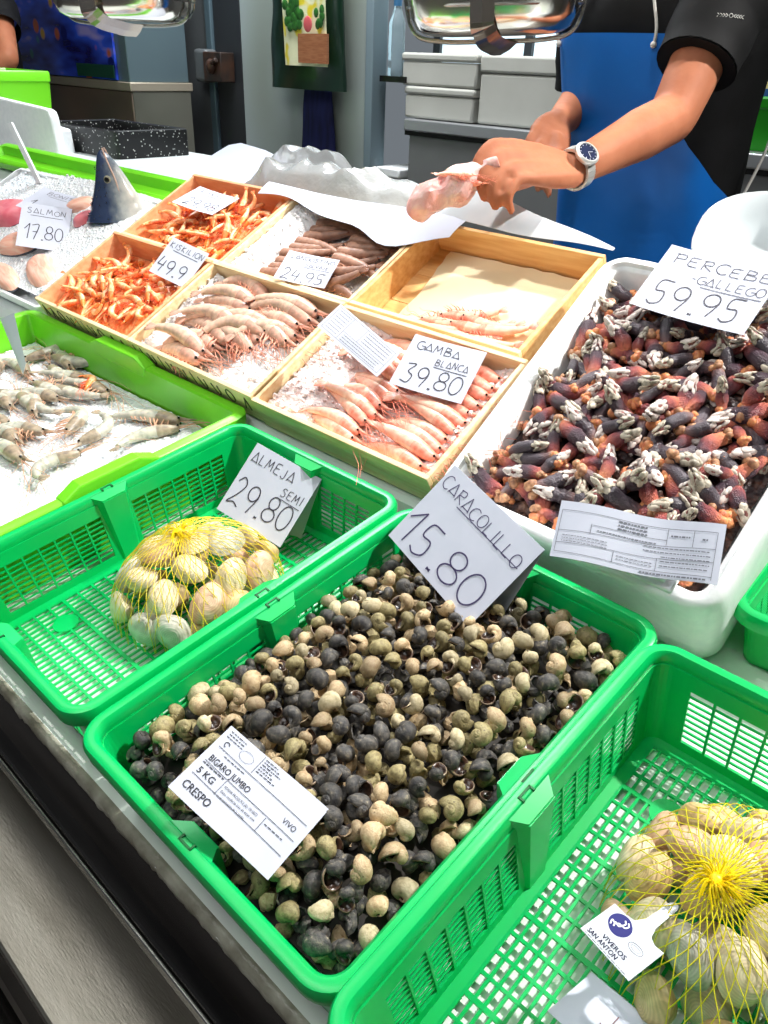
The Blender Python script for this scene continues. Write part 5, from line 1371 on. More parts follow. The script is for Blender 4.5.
# sheet curling up at the left of the plastic
rows = []
for i in range(17):
    u = i / 16; row = []
    for j in range(13):
        v = j / 12; x = -1.42 + 0.62 * v; y = 1.12 + 0.20 * u
        z = SH + 0.004 + 0.010 * math.sin(v * 5) * u + 0.085 * (sm((v - 0.20) * 2.5) * sm((1.25 - v) * 2.0)) * u ** 2
        row.append((x, y + 0.02 * math.sin(v * 3), z))
    rows.append(row)
paper_sheet('paper_sheet', 'white paper sheet curling up behind the rear shrimp box', 'paper', rows, M_paper)
rows = []
for i in range(5):
    rows.append([(-1.95 + 0.9 * j / 10, 1.10 + 0.09 * i / 4 + .01 * math.sin(j), SH + 0.003 + 0.003 * math.sin(j * 1.3 + i)) for j in range(11)])
paper_sheet('paper_sheet', 'flat wet paper lying in front of the speckled black tray', 'paper', rows, mat('wet_paper', (224, 226, 226), 0.3, c2=(206, 208, 208), scale=12))
# crumpled clear plastic
M_plastic = mat('cloudy_plastic', (226, 229, 230), 0.12, trans=0.65, ior=1.2, coat=0.5, c2=(240, 242, 242), scale=10, bump=0.6, bscale=22, bdist=0.01)
def plastic(label, x0, x1, y0, y1, h, seed, z0):
    mb = MB(); rows = []; n, m_ = 44, 26
    for j in range(m_ + 1):
        row = []
        for i in range(n + 1):
            u, v = i / n, j / m_; x = x0 + (x1 - x0) * u; y = y0 + (y1 - y0) * v
            e = min(1, 5 * min(u, 1 - u)) * min(1, 4 * min(v, 1 - v)); e = e ** .5
            rg = 1 - abs(mnoise.noise((x * 7, y * 7, seed))) * 1.2
            z = z0 + 0.002 + h * e * (0.55 + 0.38 * rg + 0.08 * mnoise.noise((x * 22, y * 22, seed + 5)))
            row.append((x + 0.02 * mnoise.noise((y * 12, 3, seed)), y + 0.02 * mnoise.noise((x * 9, 7, seed)), max(z, z0 + .0015)))
        rows.append(row)
    mb.grid(rows); mb.grid([[(p[0], p[1], z0 + 0.0008) for p in r] for r in (rows[0], rows[-1])])
    tag(mb.build('plastic_bag', M_plastic, angle=30), label, 'plastic bag')
plastic('crumpled cloudy plastic bag lying in front on the rear shelf', -0.80, -0.21, 1.092, 1.190, 0.112, 2.0, SH)
plastic('crumpled cloudy plastic bag lying behind against the curled paper', -0.86, -0.40, 1.190, 1.256, 0.125, 6.0, SH)

# white bin wall and lime crate at the far left
t = thing('white_bin', 'tall white foam bin standing at the far left behind the fish ice', 'bin', (-1.95, 1.17, 1.035), (R(-3), 0, R(2)))
mb = MB()
prof2 = [(-0.75, 0.0), (0.235, 0.0), (0.175, 0.235), (0.165, 0.25), (0.15, 0.255), (-0.75, 0.30)]
mb.extrude(prof2, 'y', 0.0, 0.03); mb.build('front_wall', M_foam, t, smooth=False, bevel=0.006)
mb = MB(); mb.extrude([(-0.75, 0.0), (0.15, 0.0), (0.11, 0.20), (-0.75, 0.26)], 'y', 0.03, 0.10); mb.build('bin_body', M_foam, t, smooth=False, bevel=0.006)
mb = MB(); mb.extrude([(-0.6, 0.10), (0.20, 0.085), (0.20, 0.092), (-0.6, 0.11)], 'y', -0.006, 0.0); mb.build('moulded_step', M_foam, t, smooth=False)
t = thing('lime_crate', 'lime green crate standing upright behind the white bin', 'crate', (-2.84, 1.34, 1.20), (0, 0, R(0)), 'lime green solid crates')
mb = MB(); loft_rr(mb, 0.36, 0.22, 0.02, [(0.02, -0.05), (0.004, 0.135), (0.0, 0.137), (0.0, 0.165), (0.004, 0.17), (0.016, 0.17), (0.02, 0.165), (0.03, 0.02)], 5, closed=False)
pp_ = rrect(0.36, 0.22, 0.02, 5, 0.02); mb.add([(a, b, 0.02) for a, b in pp_], [tuple(range(len(pp_)))]); mb.build('tub', M_lime, t, angle=40)
t = thing('white_strap', 'narrow white plastic strap leaning over the fish ice', 'strap', B1.p(-0.63, 0.33, -0.03))
mb = MB(); mb.extrude([(-0.05, 0.13), (-0.025, 0.135), (0.085, 0.0), (0.060, -0.005)], 'y', 0.0, 0.006); mb.build('strap_band', M_foam, t, smooth=False, bevel=0.001)

# curled label strip at the left edge over the lime crate
rows = []
for i in range(19):
    u = i / 18
    c = Vector((-0.335 - 0.0, 0, 0))
    row = []
    for j in range(4):
        v = j / 3
        row.append(G.p(-1.03 + 0.15 * u + 0.050 * v * (1 - u), 0.40 - 0.045 * u + 0.012 * v, 0.060 * (1 - u) - 0.045 + 0.02 * v))
    rows.append(row)
paper_sheet('paper_strip', 'curling white label strip stuck in the ice at the left of the lime crate', 'label', rows, M_card)

# white scoop bowl resting at the far corner of the foam box
t = thing('white_scoop', 'glossy white plastic bowl resting behind the goose barnacle card', 'bowl', (0.365, 1.225, 1.236), (R(30), R(2), R(14)))
mb = MB()
def oval(n_, rx_, ry_, z, ins=0): return [((rx_ - ins) * math.copysign(abs(math.cos(a)) ** .75, math.cos(a)), (ry_ - ins) * math.copysign(abs(math.sin(a)) ** .75, math.sin(a)), z) for a in [2 * PI * k / n_ for k in range(n_)]]
rows = [oval(40, .09, .065, -.055), oval(40, .100, .072, -.050), oval(40, .128, .092, -.010), oval(40, .142, .104, .012), oval(40, .145, .107, .016), oval(40, .143, .105, .018), oval(40, .137, .099, .014), oval(40, .122, .086, -.008), oval(40, .098, .069, -.044), oval(40, .085, .06, -.050)]
mb.grid(rows, closed_u=True); mb.add(rows[0], [tuple(range(40))]); mb.add(rows[-1], [tuple(range(40))])
mb.build('bowl_body', mat('glossy_white', (206, 212, 214), 0.2, coat=0.4), t)

# ------------------------------------------------------------------ hanging steel scale pans
def scale_pan(label, loc, rt, L, W, D):
    t = thing('hanging_scale', label, 'scale pan', loc, rt, 'hanging steel scale pans')
    mb = MB(); n = 40; rows = []
    def ring(f, z): return [(L * f * math.copysign(abs(math.cos(a)) ** .7, math.cos(a)), W * f * math.copysign(abs(math.sin(a)) ** .7, math.sin(a)), z) for a in [2 * PI * k / n for k in range(n)]]
    rows = [ring(0.02, -D), ring(0.5, -D), ring(0.78, -D * .96), ring(0.90, -D * .80), ring(0.965, -D * .5), ring(1.0, 0), ring(1.03, 0.003), ring(1.02, 0.006), ring(0.99, 0.004), ring(.95, -D * .5), ring(.88, -D * .76), ring(.5, -D * .95), ring(.02, -D * .96)]
    mb.grid(rows, closed_u=True); mb.build('pan', M_steel_pol, t)
    mb = MB()      # wire cradle round the pan
    for s_ in (-1, 1):
        mb.tube(spline([(s_ * L * 1.05, 0, 0.05), (s_ * L * 1.04, 0, -0.01), (s_ * L * .93, 0, -D * .9), (s_ * L * .6, 0, -D * 1.10), (0, 0, -D * 1.12)], 6), 0.004, 8)
    mb.tube([(L * 1.02 * math.cos(a) * (1), W * 1.04 * math.sin(a), -D * .30) for a in np.linspace(0, 2 * PI, 41)], 0.003, 6, caps=False)
    mb.build('cradle', M_steel, t)
    mb = MB()      # flat strap that carries it
    pts = spline([(-0.10 * L, -W * 1.08, 0.55), (-0.10 * L, -W * 1.10, 0.02), (-0.06 * L, -W * .98, -D * .9), (0.08 * L, -W * .4, -D * 1.25), (0.2 * L, 0, -D * 1.30)], 8)
    mb.tube(pts, 0.020, 4, sy=0.12, upv=(0, 1, 0)); mb.build('strap', mat('strap_steel', (150, 140, 130), 0.2, metal=0.9), t, smooth=False)
    mb = MB()
    mb.tube([(0, 0, 0.55), (0, 0, 1.6)], 0.008, 10); mb.tube([(-L, 0, 0.05), (0, 0, 0.56), (L, 0, 0.05)], 0.004, 8)
    mb.build('hanger', M_steel, t)
    return t
scale_pan('polished steel scale pan hanging before the blue poster', (-1.24, 1.16, 1.570), (R(0), R(0), R(28)), 0.165, 0.12, 0.062)
scale_pan('polished steel scale pan hanging beside the fishmonger', (-0.28, 1.32, 1.56), (R(2), R(-3), R(34)), 0.152, 0.115, 0.066)

# ------------------------------------------------------------------ bag, cloth, green baskets in the background
t = thing('shopping_bag', 'dark green carrier bag with a vegetable picture hanging on the cold room door', 'bag', (-1.905, 2.33, 1.90))
def hang(mb, w0, w1, h, d, z0, seed, amp=0.012):
    rows = []
    for i in range(21):
        u = i / 20; w_ = w0 + (w1 - w0) * u; row = []
        for k in range(32):
            a = 2 * PI * k / 32; row.append((w_ * math.copysign(abs(math.cos(a)) ** .6, math.cos(a)), d * (0.4 + .6 * math.sin(min(u * 2, 1) * PI / 2)) * math.sin(a) + amp * mnoise.noise((a * 1.3, u * 4, seed)), z0 - h * u))
        rows.append(row)
    mb.grid(rows, closed_u=True); mb.add(rows[-1], [tuple(range(32))]); mb.add(rows[0], [tuple(range(32))])
mb = MB(); hang(mb, 0.17, 0.215, 0.56, 0.045, 0.0, 2); mb.build('bag_body', mat('bag_green', (12, 40, 26), 0.3, coat=0.3), t)
mb = MB(); rows = [[(-0.085 + 0.25 * i / 8 + 0.03 * (j / 8), -0.066 - 0.008 * math.sin(i), 0.02 - 0.50 * j / 8) for i in range(9)] for j in range(9)]
M_veg = mat('veg_print', (236, 236, 196), 0.35, c2=(232, 214, 60), scale=16, detail=1, lo=0.52, hi=0.6)
mb.grid(rows); mb.xf(lambda p: p); pn = mb.build('printed_panel', M_veg, t)
mb = MB(); rdv = random.Random(3)
for k in range(26): mb.ball((0.01 + rdv.uniform(-.045, .045), -0.080, -0.32 + rdv.uniform(-.035, .05)), (.018, .003, .018), 8, 5)
mb.build('leaf_print', mat('leaf_print', (52, 112, 42), 0.4, c2=(30, 78, 30), scale=60), pn); mb = MB()
for k in range(10): mb.ball((0.155 + rdv.uniform(-.02, .02), -0.080, -0.33 + rdv.uniform(-.02, .03)), (.013, .003, .016), 8, 5)
o = mb.build('leaf_print', mat('leaf_print', (52, 112, 42), 0.4, c2=(30, 78, 30), scale=60), pn)
mb = MB(); mb.ball((0.095, -0.082, -0.345), (.024, .003, .026), 14, 8); mb.build('radish_print', mat('radish_print', (206, 92, 96), 0.4), pn)
mb = MB(); mb.box((0.04, -0.084, -0.47), (0.20, -0.074, -0.375)); mb.build('crate_print', mat('crate_print', (170, 112, 76), 0.5, c2=(150, 92, 60), scale=30, stretch=(1, 1, 8)), pn)
t = thing('blue_cloth', 'navy blue cloth hanging below the green carrier bag', 'cloth', (-1.885, 2.365, 1.42))
mb = MB(); hang(mb, 0.07, 0.13, 0.62, 0.026, 0.0, 5, 0.008); mb.build('cloth_body', mat('navy_cloth', (30, 36, 92), 0.8, c2=(20, 24, 66), scale=8, stretch=(6, 1, 1)), t)
t = thing('hook', 'steel hook carrying the green carrier bag', 'hook', (-1.905, 2.40, 1.90))
mb = MB(); mb.tube(spline([(0, 0, 0.03), (0, -0.05, 0.02), (0, -0.08, 0.0), (0, -0.10, 0.03)], 6), 0.006, 8); mb.build('hook_rod', M_steel, t)
def basket(label, x, y, z, w, d, h, m, holes=False):
    t = thing('plastic_basket', label, 'basket', (x, y, z), (0, 0, 0), 'green baskets on the work table')
    mb = MB(); loft_rr(mb, w, d, 0.03, [(0.03, 0), (0.012, h * .8), (0.008, h * .82), (0, h * .84), (-0.004, h), (0.006, h), (0.012, h * .95), (0.034, 0.006)], 5, closed=False)
    pp_ = rrect(w, d, 0.03, 5, 0.033); mb.add([(a, b, 0.005) for a, b in pp_], [tuple(range(len(pp_)))])
    mb.build('basket_body', m, t, angle=40)
    return t
basket('bright green basket on the work table behind the fishmonger', -0.30, 2.44, 1.266, 0.40, 0.28, 0.13, mat('bright_green', (40, 160, 30), 0.35))
basket('dark green basket on the upper rack behind the fishmonger', -0.60, 3.05, 1.50, 0.5, 0.24, 0.14, mat('basket_green', (10, 130, 60), 0.35))
t = thing('wall_rack', 'pale wall rack carrying the dark green basket', 'rack', (-0.75, 3.0, 1.47))
mb = MB(); mb.box((0, 0, 0), (1.6, 0.35, 0.025)); mb.box((0.02, 0.1, -0.205), (0.05, 0.34, 0.0)); mb.box((1.5, 0.1, -0.205), (1.53, 0.34, 0.0)); mb.build('rack_board', mat('rack_pale', (206, 210, 204), 0.5), t, bevel=0.003)
t = thing('red_cloth', 'crumpled red cloth lying on the dark green basket', 'cloth', (-0.44, 3.12, 1.60))
mb = MB()
for k in range(7): mb.ball((rdv.uniform(-.06, .06), rdv.uniform(-.03, .03), rdv.uniform(0, .05)), (rdv.uniform(.03, .05), .03, rdv.uniform(.015, .03)), 10, 8)
mb.build('folds', mat('red_cloth', (206, 40, 44), 0.6), t)
t = thing('blue_box', 'small blue and yellow packet standing on the work table by the green basket', 'packet', (-0.34, 2.80, 1.266))
mb = MB(); mb.box((0, 0, 0), (0.20, 0.06, 0.17)); mb.build('packet_body', mat('packet_yellow', (206, 190, 120), 0.5), t, bevel=0.003)
mb = MB(); mb.box((0.0, -0.003, 0.07), (0.20, 0.0, 0.15)); mb.build('packet_band', mat('packet_blue', (30, 74, 120), 0.4), t)

t = thing('foam_block', 'white foam block under the glossy white bowl', 'block', (0.335, 1.19, SH - 0.02))
mb = MB(); mb.box((-0.13, -0.055, 0), (0.13, 0.065, 0.022)); mb.box((-0.12, -0.045, 0.022), (0.12, 0.055, 0.028)); mb.build('block_body', M_foam, t, bevel=0.005)
# ------------------------------------------------------------------ people
M_skin = mat('skin_arm', (176, 112, 82), 0.6, spec=0.25, sub=0.25, subr=(0.012, 0.005, 0.003), c2=(160, 98, 70), scale=14, detail=4, bump=0.15, bscale=160)
M_hair = mat('dark_hair', (36, 28, 24), 0.6, bump=0.6, bscale=120, stretch=(1, 1, 6))
M_shirt = mat('black_shirt', (13, 13, 14), 0.75, spec=0.25, c2=(18, 18, 20), scale=20, bump=0.2, bscale=50, sheen=0.3)
M_apron = mat('blue_apron', (14, 108, 196), 0.42, c2=(10, 96, 182), scale=3, bump=0.2, bscale=7, bdist=0.02)
M_trouser = mat('dark_trousers', (36, 38, 46), 0.8)
def limb(mb, pts, rads, sy=1.0, n=6, seg=16):
    P = spline(pts, n); k = len(rads); Rr = []
    for i in range(len(P)):
        t = i / (len(P) - 1) * (k - 1); a = int(min(t, k - 2)); Rr.append(rads[a] + (rads[a + 1] - rads[a]) * (t - a))
    mb.tube(P, Rr, seg, sy=sy)
    mb.ball(P[0], Rr[0] * .98, seg, 8); mb.ball(P[-1], Rr[-1] * .98, seg, 8)
def hand_geo(mb, wrist, kn, side_v, fingers, thumb, s=1.0):
    """palm from wrist to the knuckle row; fingers: list of joint chains; thumb chain from the side of the palm"""
    wrist, kn, sv = Vector(wrist), Vector(kn), Vector(side_v).normalized()
    for q in (-0.5, -0.17, 0.17, 0.5):
        a = wrist + sv * 0.034 * q * s; b = kn + sv * 0.072 * q * s
        limb(mb, [a, a.lerp(b, .5) + sv * .004 * q, b], [0.017 * s, 0.0155 * s, 0.0115 * s], n=4, seg=12)
    for ch, r in fingers:
        limb(mb, ch, [r * 1.06, r * 1.0, r * .92, r * .78], n=4, seg=10)
    limb(mb, thumb, [0.015 * s, 0.0125 * s, 0.0105 * s, 0.009 * s], n=4, seg=10)
def head_geo(mb, c, turn):
    """skull, jaw, nose, ears, lips and brow; face looks along -Y before the turn"""
    c = Vector(c); M3 = turn
    def b(p, r, Mx=None): mb.ball(c + M3 @ Vector(p), r, 20, 14, M=M3 @ (Mx or Matrix.Identity(3)))
    b((0, 0.012, 0.025), (0.074, 0.092, 0.088)); b((0, -0.018, -0.035), (0.058, 0.066, 0.066)); b((0, -0.050, -0.082), (0.028, 0.026, 0.022))
    b((0, -0.088, -0.012), (0.011, 0.020, 0.018)); b((0, -0.080, 0.012), (0.009, 0.014, 0.026)); b((0, -0.076, -0.050), (0.024, 0.012, 0.008)); b((0, -0.073, 0.030), (0.048, 0.014, 0.010))
    for s_ in (-1, 1): b((s_ * 0.076, 0.010, -0.005), (0.008, 0.018, 0.030)); b((s_ * .036, -.062, -.020), (.022, .018, .018))
def person(label, J, skin, hands, face_turn, group=None):
    t = thing('person', label, 'person', J['origin'])
    O = Vector(J['origin']); L_ = lambda p: Vector(p) - O
    mb = MB()
    limb(mb, [L_(J['pelvis']), L_(J['chest']).lerp(L_(J['pelvis']), .5), L_(J['chest']), L_(J['neck']) - Vector((0, 0, .07))], [0.135, 0.125, 0.140, 0.095], sy=1.0, seg=24)
    limb(mb, [L_(J['neck']) - Vector((0, 0, .05)), L_(J['neck']) + Vector((0, -0.01, .03)), L_(J['head']) + Vector((0, 0.01, -.04))], [0.075, 0.058, 0.056])
    for s_ in ('L', 'R'):
        sh, el, wr = (L_(J[k + s_]) for k in ('shoulder', 'elbow', 'wrist'))
        limb(mb, [L_(J['chest']).lerp(L_(J['neck']), .55), sh], [0.085, 0.062])
        limb(mb, [sh, sh.lerp(el, .5), el], [0.058, 0.050, 0.043]); limb(mb, [el, el.lerp(wr, .35), wr], [0.043, 0.043, 0.027])
        hp, kn, an = (L_(J[k + s_]) for k in ('hip', 'knee', 'ankle'))
        limb(mb, [L_(J['pelvis']), hp, hp.lerp(kn, .5), kn], [0.13, 0.092, 0.078, 0.058]); limb(mb, [kn, kn.lerp(an, .35), an], [0.058, 0.060, 0.036])
        limb(mb, [an, an + Vector((0, -0.05, -.045)), an + Vector((0, -.15, -.06))], [0.036, 0.036, 0.022])
    head_geo(mb, L_(J['head']), face_turn)
    for h in hands:
        hand_geo(mb, L_(h[0]), L_(h[1]), h[2], [([L_(p) for p in ch], r) for ch, r in h[3]], [L_(p) for p in h[4]])
    body = mb.build('body', skin, t)
    rm = body.modifiers.new('one_surface', 'REMESH'); rm.mode = 'VOXEL'; rm.voxel_size = J.get('voxel', 0.0055); rm.use_smooth_shade = True
    sm_ = body.modifiers.new('soften', 'SMOOTH'); sm_.factor = 0.5; sm_.iterations = 3
    # hair cap, eyes
    hd = L_(J['head'])
    mb = MB(); mb.ball(hd + face_turn @ Vector((0, 0.022, 0.036)), (0.080, 0.090, 0.086), 24, 14, M=face_turn); mb.ball(hd + face_turn @ Vector((0, 0.055, -0.03)), (0.066, 0.05, 0.06), 18, 10, M=face_turn)
    mb.build('hair', M_hair, t)
    for s_ in (-1, 1):
        mb = MB(); mb.ball(hd + face_turn @ Vector((s_ * 0.032, -0.068, 0.010)), 0.012, 12, 8, mat=0); mb.ball(hd + face_turn @ Vector((s_ * 0.032, -0.0765, 0.010)), 0.005, 10, 6, mat=1)
        mb.build('eye', [mat('eye_white', (236, 232, 226), 0.2), mat('eye_dark', (40, 28, 20), 0.1)], t)
    # trousers and shoes
    for s_ in ('L', 'R'):
        hp, kn, an = (L_(J[k + s_]) for k in ('hip', 'knee', 'ankle'))
        mb = MB(); limb(mb, [L_(J['pelvis']).lerp(hp, .3) + Vector((0, 0, .03)), hp, hp.lerp(kn, .5), kn], [0.145, 0.112, 0.096, 0.078]); limb(mb, [kn, kn.lerp(an, .5), an + Vector((0, 0, .02))], [0.078, 0.074, 0.062])
        mb.build('trouser_leg', M_trouser, t)
        mb = MB(); limb(mb, [an + Vector((0, 0.02, -.03)), an + Vector((0, -0.05, -.04)), an + Vector((0, -.16, -.055))], [0.048, 0.048, 0.034]); mb.build('shoe', M_black, t)
    return t, O
def V3(*a): return Vector(a)
J = dict(origin=(-0.11, 1.72, 0.19), pelvis=(-.11, 1.74, 1.10), chest=(-.115, 1.71, 1.40), neck=(-.125, 1.69, 1.63), head=(-.14, 1.61, 1.79),
         shoulderL=(.015, 1.625, 1.585), elbowL=(.022, 1.473, 1.379), wristL=(-.004, 1.205, 1.308),
         shoulderR=(-.285, 1.68, 1.585), elbowR=(-.285, 1.700, 1.400), wristR=(-.222, 1.492, 1.352),
         hipL=(-.02, 1.75, 1.06), kneeL=(-.01, 1.73, .64), ankleL=(.0, 1.78, .27), hipR=(-.20, 1.75, 1.06), kneeR=(-.21, 1.72, .64), ankleR=(-.22, 1.77, .27))
# his near hand closes on the prawns: four unequal fingers hooked down and forward, thumb tucked under from the side
kn = Vector((-0.034, 1.098, 1.322)); sv = Vector((0.055, -0.005, -0.040)).normalized()   # index side is away, little finger side towards us
def fing(q, l, dn, lat=0.0, r=.0095):
    b = kn + sv * 0.074 * q; f = Vector((-.22, -.72, -.10)).normalized(); d = Vector((0.05, -.30, -1)).normalized()
    return ([b, b + f * l * .42 + Vector((0, 0, .004)), b + f * l * .66 + d * l * .26, b + f * l * .60 + d * l * .58 + Vector((0, .012, 0))], r)
handL = ((-.006, 1.190, 1.308), kn, sv, [fing(-.5, .086, 0), fing(-.17, .094, 0, r=.0098), fing(.17, .088, 0), fing(.5, .070, 0, r=.0085)],
         [Vector((-.024, 1.150, 1.306)), Vector((-.026, 1.112, 1.297)), Vector((-.030, 1.078, 1.289)), Vector((-.040, 1.046, 1.280))])
knr = Vector((-.196, 1.425, 1.326)); svr = Vector((.05, .01, -.03)).normalized()
def fingr(q, l, r=.009):
    b = knr + svr * 0.070 * q; f = Vector((.12, -.75, -.45)).normalized()
    return ([b, b + f * l * .45, b + f * l * .7 + Vector((.0, .0, -.02)), b + f * l * .75 + Vector((0, .01, -.042))], r)
handR = ((-.220, 1.482, 1.350), knr, svr, [fingr(.5, .08), fingr(.17, .09), fingr(-.17, .085), fingr(-.5, .066, .008)],
         [Vector((-.190, 1.440, 1.330)), Vector((-.170, 1.420, 1.312)), Vector((-.160, 1.395, 1.302)), Vector((-.158, 1.375, 1.298))])
ft = Matrix.Rotation(R(32), 3, 'X') @ Matrix.Rotation(R(-8), 3, 'Z')
man, O = person('person in black shirt and blue apron reaching a watch wearing hand over the boxes', J, M_skin, [handL, handR], ft)

def torso_rows(zs, cx, cy, rx, ry, lean, a0=0, a1=360, n=48, fold=0.0, seed=0):
    rows = []
    for i, z in enumerate(zs):
        row = []
        for k in range(n + (1 if isinstance(a0, list) or a1 - a0 != 360 else 0)):
            a = R(a0[i] + (a1[i] - a0[i]) * k / n) if isinstance(a0, list) else R(a0 + (a1 - a0) * k / n)
            f = 1 + fold * mnoise.noise((math.cos(a) * 2.2, math.sin(a) * 2.2, z * 5 + seed))
            row.append(V3(cx(z) + rx(z) * math.copysign(abs(math.cos(a)) ** .86, math.cos(a)) * f, cy(z) + ry(z) * math.copysign(abs(math.sin(a)) ** .86, math.sin(a)) * f, z) - O)
        rows.append(row)
    return rows
def itp(xs, ys):
    return lambda z: float(np.interp(z, xs, ys))
cx = itp([1.0, 1.6], [-.105, -.125]); cy = itp([1.0, 1.3, 1.6], [1.735, 1.715, 1.685])
rx = itp([1.0, 1.15, 1.35, 1.5, 1.58, 1.64, 1.68], [.195, .178, .188, .205, .185, .11, .068]); ry = itp([1.0, 1.15, 1.4, 1.55, 1.64, 1.68], [.150, .146, .150, .135, .095, .068])
mb = MB(); zs = [1.08 + .60 * i / 26 for i in range(27)]
mb.grid(torso_rows(zs, cx, cy, rx, ry, 0, fold=0.05), closed_u=True)
shirt = mb.build('shirt', M_shirt, man)
for nm, s_ in (('L', 1), ('R', -1)):
    sh, el = Vector(J['shoulder' + nm]) - O, Vector(J['elbow' + nm]) - O
    e2 = sh.lerp(el, 0.60 if nm == 'L' else .93); d = (el - sh).normalized()
    mb = MB(); st = sh + Vector((-.06 * s_, .03, .0))
    P = [st, sh + Vector((0, 0, 0)), sh.lerp(e2, .5), e2]
    mb.tube(spline(P, 5), [0.084] * 5 + [.082] * 4 + [.076] * 4 + [0.073, .072, .0725], 24, caps=False)
    mb.tube([e2 - d * .001, e2 + d * .002, e2 - d * .012], [.0725, .070, .067], 24, caps=False)
    sl = mb.build('sleeve', M_shirt, man)
    if nm == 'L':
        # small pale wreath-like mark on the sleeve
        mb = MB(); c_ = sh.lerp(e2, .52); q = Vector((.64, -.74, .18)).normalized(); u_ = Vector((.74, .66, -.05)).normalized(); w_ = q.cross(u_).normalized()
        SM = (c_, q, u_, w_)
        for k in range(-4, 5):
            if k == 0: continue
            for g in (-1, 1):
                a = c_ + q * .0805 + u_ * (.0046 * k) ; b_ = a + u_ * (.0042 * (1 if k > 0 else -1)) + w_ * (.0026 * g)
                for pp in ((a, b_),): mb.tube([pp[0] + q * -.0006 * abs(k), pp[1] + q * (-.0006 * abs(k))], .0006, 4)
        mb.tube([c_ + q * .081 + u_ * .003 * math.cos(a) + w_ * .003 * math.sin(a) for a in np.linspace(0, 2 * PI, 13)], .0006, 4)
        mb.build('sleeve_mark', mat('pale_mark', (190, 190, 186), 0.5), sl)
# apron: bib in front, wrapping round the waist and hanging down
zs = [0.62 + .890 * i / 44 for i in range(45)]
half = itp([.62, 1.0, 1.18, 1.30, 1.38, 1.46, 1.535], [118, 118, 112, 90, 74, 62, 52])
half1 = itp([.62, 1.0, 1.16, 1.22, 1.27, 1.34, 1.44, 1.535], [118, 118, 114, 98, 66, 42, 30, 24])
rx2 = itp([.62, .95, 1.15, 1.35, 1.5, 1.56], [.225, .208, .193, .200, .214, .20]); ry2 = itp([.62, .95, 1.15, 1.4, 1.55], [.185, .168, .160, .163, .150])
A0 = [-98 - half(z) for z in zs]; A1 = [-98 + half1(z) for z in zs]
rows = torso_rows(zs, cx, cy, rx2, ry2, 0, A0, A1, 48, fold=0.05, seed=3)
inner = [[p + (Vector((cx(zs[i]), cy(zs[i]), zs[i])) - O - p).normalized() * .003 for p in r] for i, r in enumerate(rows)]
mb = MB(); mb.grid(rows); mb.grid(inner, flip=True); mb.grid([rows[-1], inner[-1]]); mb.grid([rows[0], inner[0]]); mb.grid([[r[0] for r in rows], [r[0] for r in inner]]); mb.grid([[r[-1] for r in rows], [r[-1] for r in inner]])
apron = mb.build('apron', M_apron, man)
M_cord = mat('apron_cord', (206, 204, 198), 0.6)
tr_, tl_ = rows[-1][4], rows[-1][-5]
top = Vector(J['neck']) - O
mb = MB()
for p in (tr_, tl_):
    mb.tube(spline([p + V3(0, -.004, -.020), p + V3(0, -.006, .01), (p + top) * .5 + V3(0, -.06, .03), top + V3(0.05 if p is tl_ else -.05, -.03, .02)], 5), .0030, 6)
    mb.ball(p + V3(0, -.005, -.018), .006, 8, 6)
mb.build('neck_cord', M_cord, apron)
ri = min(range(45), key=lambda i: abs(zs[i] - 1.235)); sd = rows[ri][-1]; s2 = rows[min(range(45), key=lambda i: abs(zs[i] - 1.40))][-1]
mb = MB()
mb.tube(spline([sd + V3(.012, -.01, -.02), sd + V3(.03, .03, .10), V3(.105, 1.74, 1.42) - O, V3(.085, 1.76, 1.56) - O, V3(.03, 1.78, 1.64) - O], 6), .0030, 6)
for k, (dx, dy) in enumerate(((.045, .012), (.030, .004))):
    mb.tube(spline([sd, sd + V3(dx * .6, dy, .012), sd + V3(dx, dy, -.015), sd + V3(dx * .98, dy, -.07), sd + V3(dx * .7, dy, -.11)], 6), .0032, 6)
for dx in (.0, .010): mb.tube([sd + V3(dx, -.008, 0), sd + V3(dx + .002, -.010, -.12)], .0032, 6)
mb.ball(sd + V3(0, -.006, 0), .009, 8, 6)
mb.build('side_cord', M_cord, apron)
# steel watch on the near wrist
wr = V3(*J['wristL']) - O; ax = (V3(*J['elbowL']) - V3(*J['wristL'])).normalized(); wc = wr + ax * 0.004
face = (V3(.70, 0, 1.45) - V3(*J['wristL'])); face = (face - ax * face.dot(ax)).normalized(); face = (face + Vector((-.25, 0, .25))).normalized(); face = (face - ax * face.dot(ax)).normalized(); sdv = ax.cross(face)
wt_ = MB(); rr = .0315
for k in range(26):
    a = 2 * PI * k / 26; c_ = wc + face * rr * math.cos(a) * .95 + sdv * rr * math.sin(a); Mx = Matrix((ax, (face * -math.sin(a) + sdv * math.cos(a)), (face * math.cos(a) + sdv * math.sin(a)))).transposed()
    b_ = MB(); b_.box((-.0095, -.0034, -.0022), (.0095, .0034, .0022)); wt_.merge(b_.xf(lambda p: c_ + Mx @ p))
M_wsteel = mat('watch_steel', (214, 214, 210), 0.3, metal=0.6)
watch = wt_.build('watch_bracelet', M_wsteel, man)
Mx = Matrix((ax, sdv, face)).transposed()
mb = MB(); lathe(mb, [(0, 0), (.019, 0), (.021, .003), (.021, .007), (.018, .0095), (.0165, .0095), (.0165, .0080), (0, .0080)], 32); mb.xf(lambda p: wc + face * (rr * .93) + Mx @ p); mb.build('watch_case', M_wsteel, watch)
mb = MB(); mb.add([(0, 0, .0083)] + [(.0160 * math.cos(2 * PI * k / 32), .0160 * math.sin(2 * PI * k / 32), .0083) for k in range(32)], [(0, 1 + k, 1 + (k + 1) % 32) for k in range(32)]); mb.xf(lambda p: wc + face * (rr * .93) + Mx @ p); mb.build('watch_dial', mat('dial_dark', (28, 36, 66), 0.2, coat=1), watch)
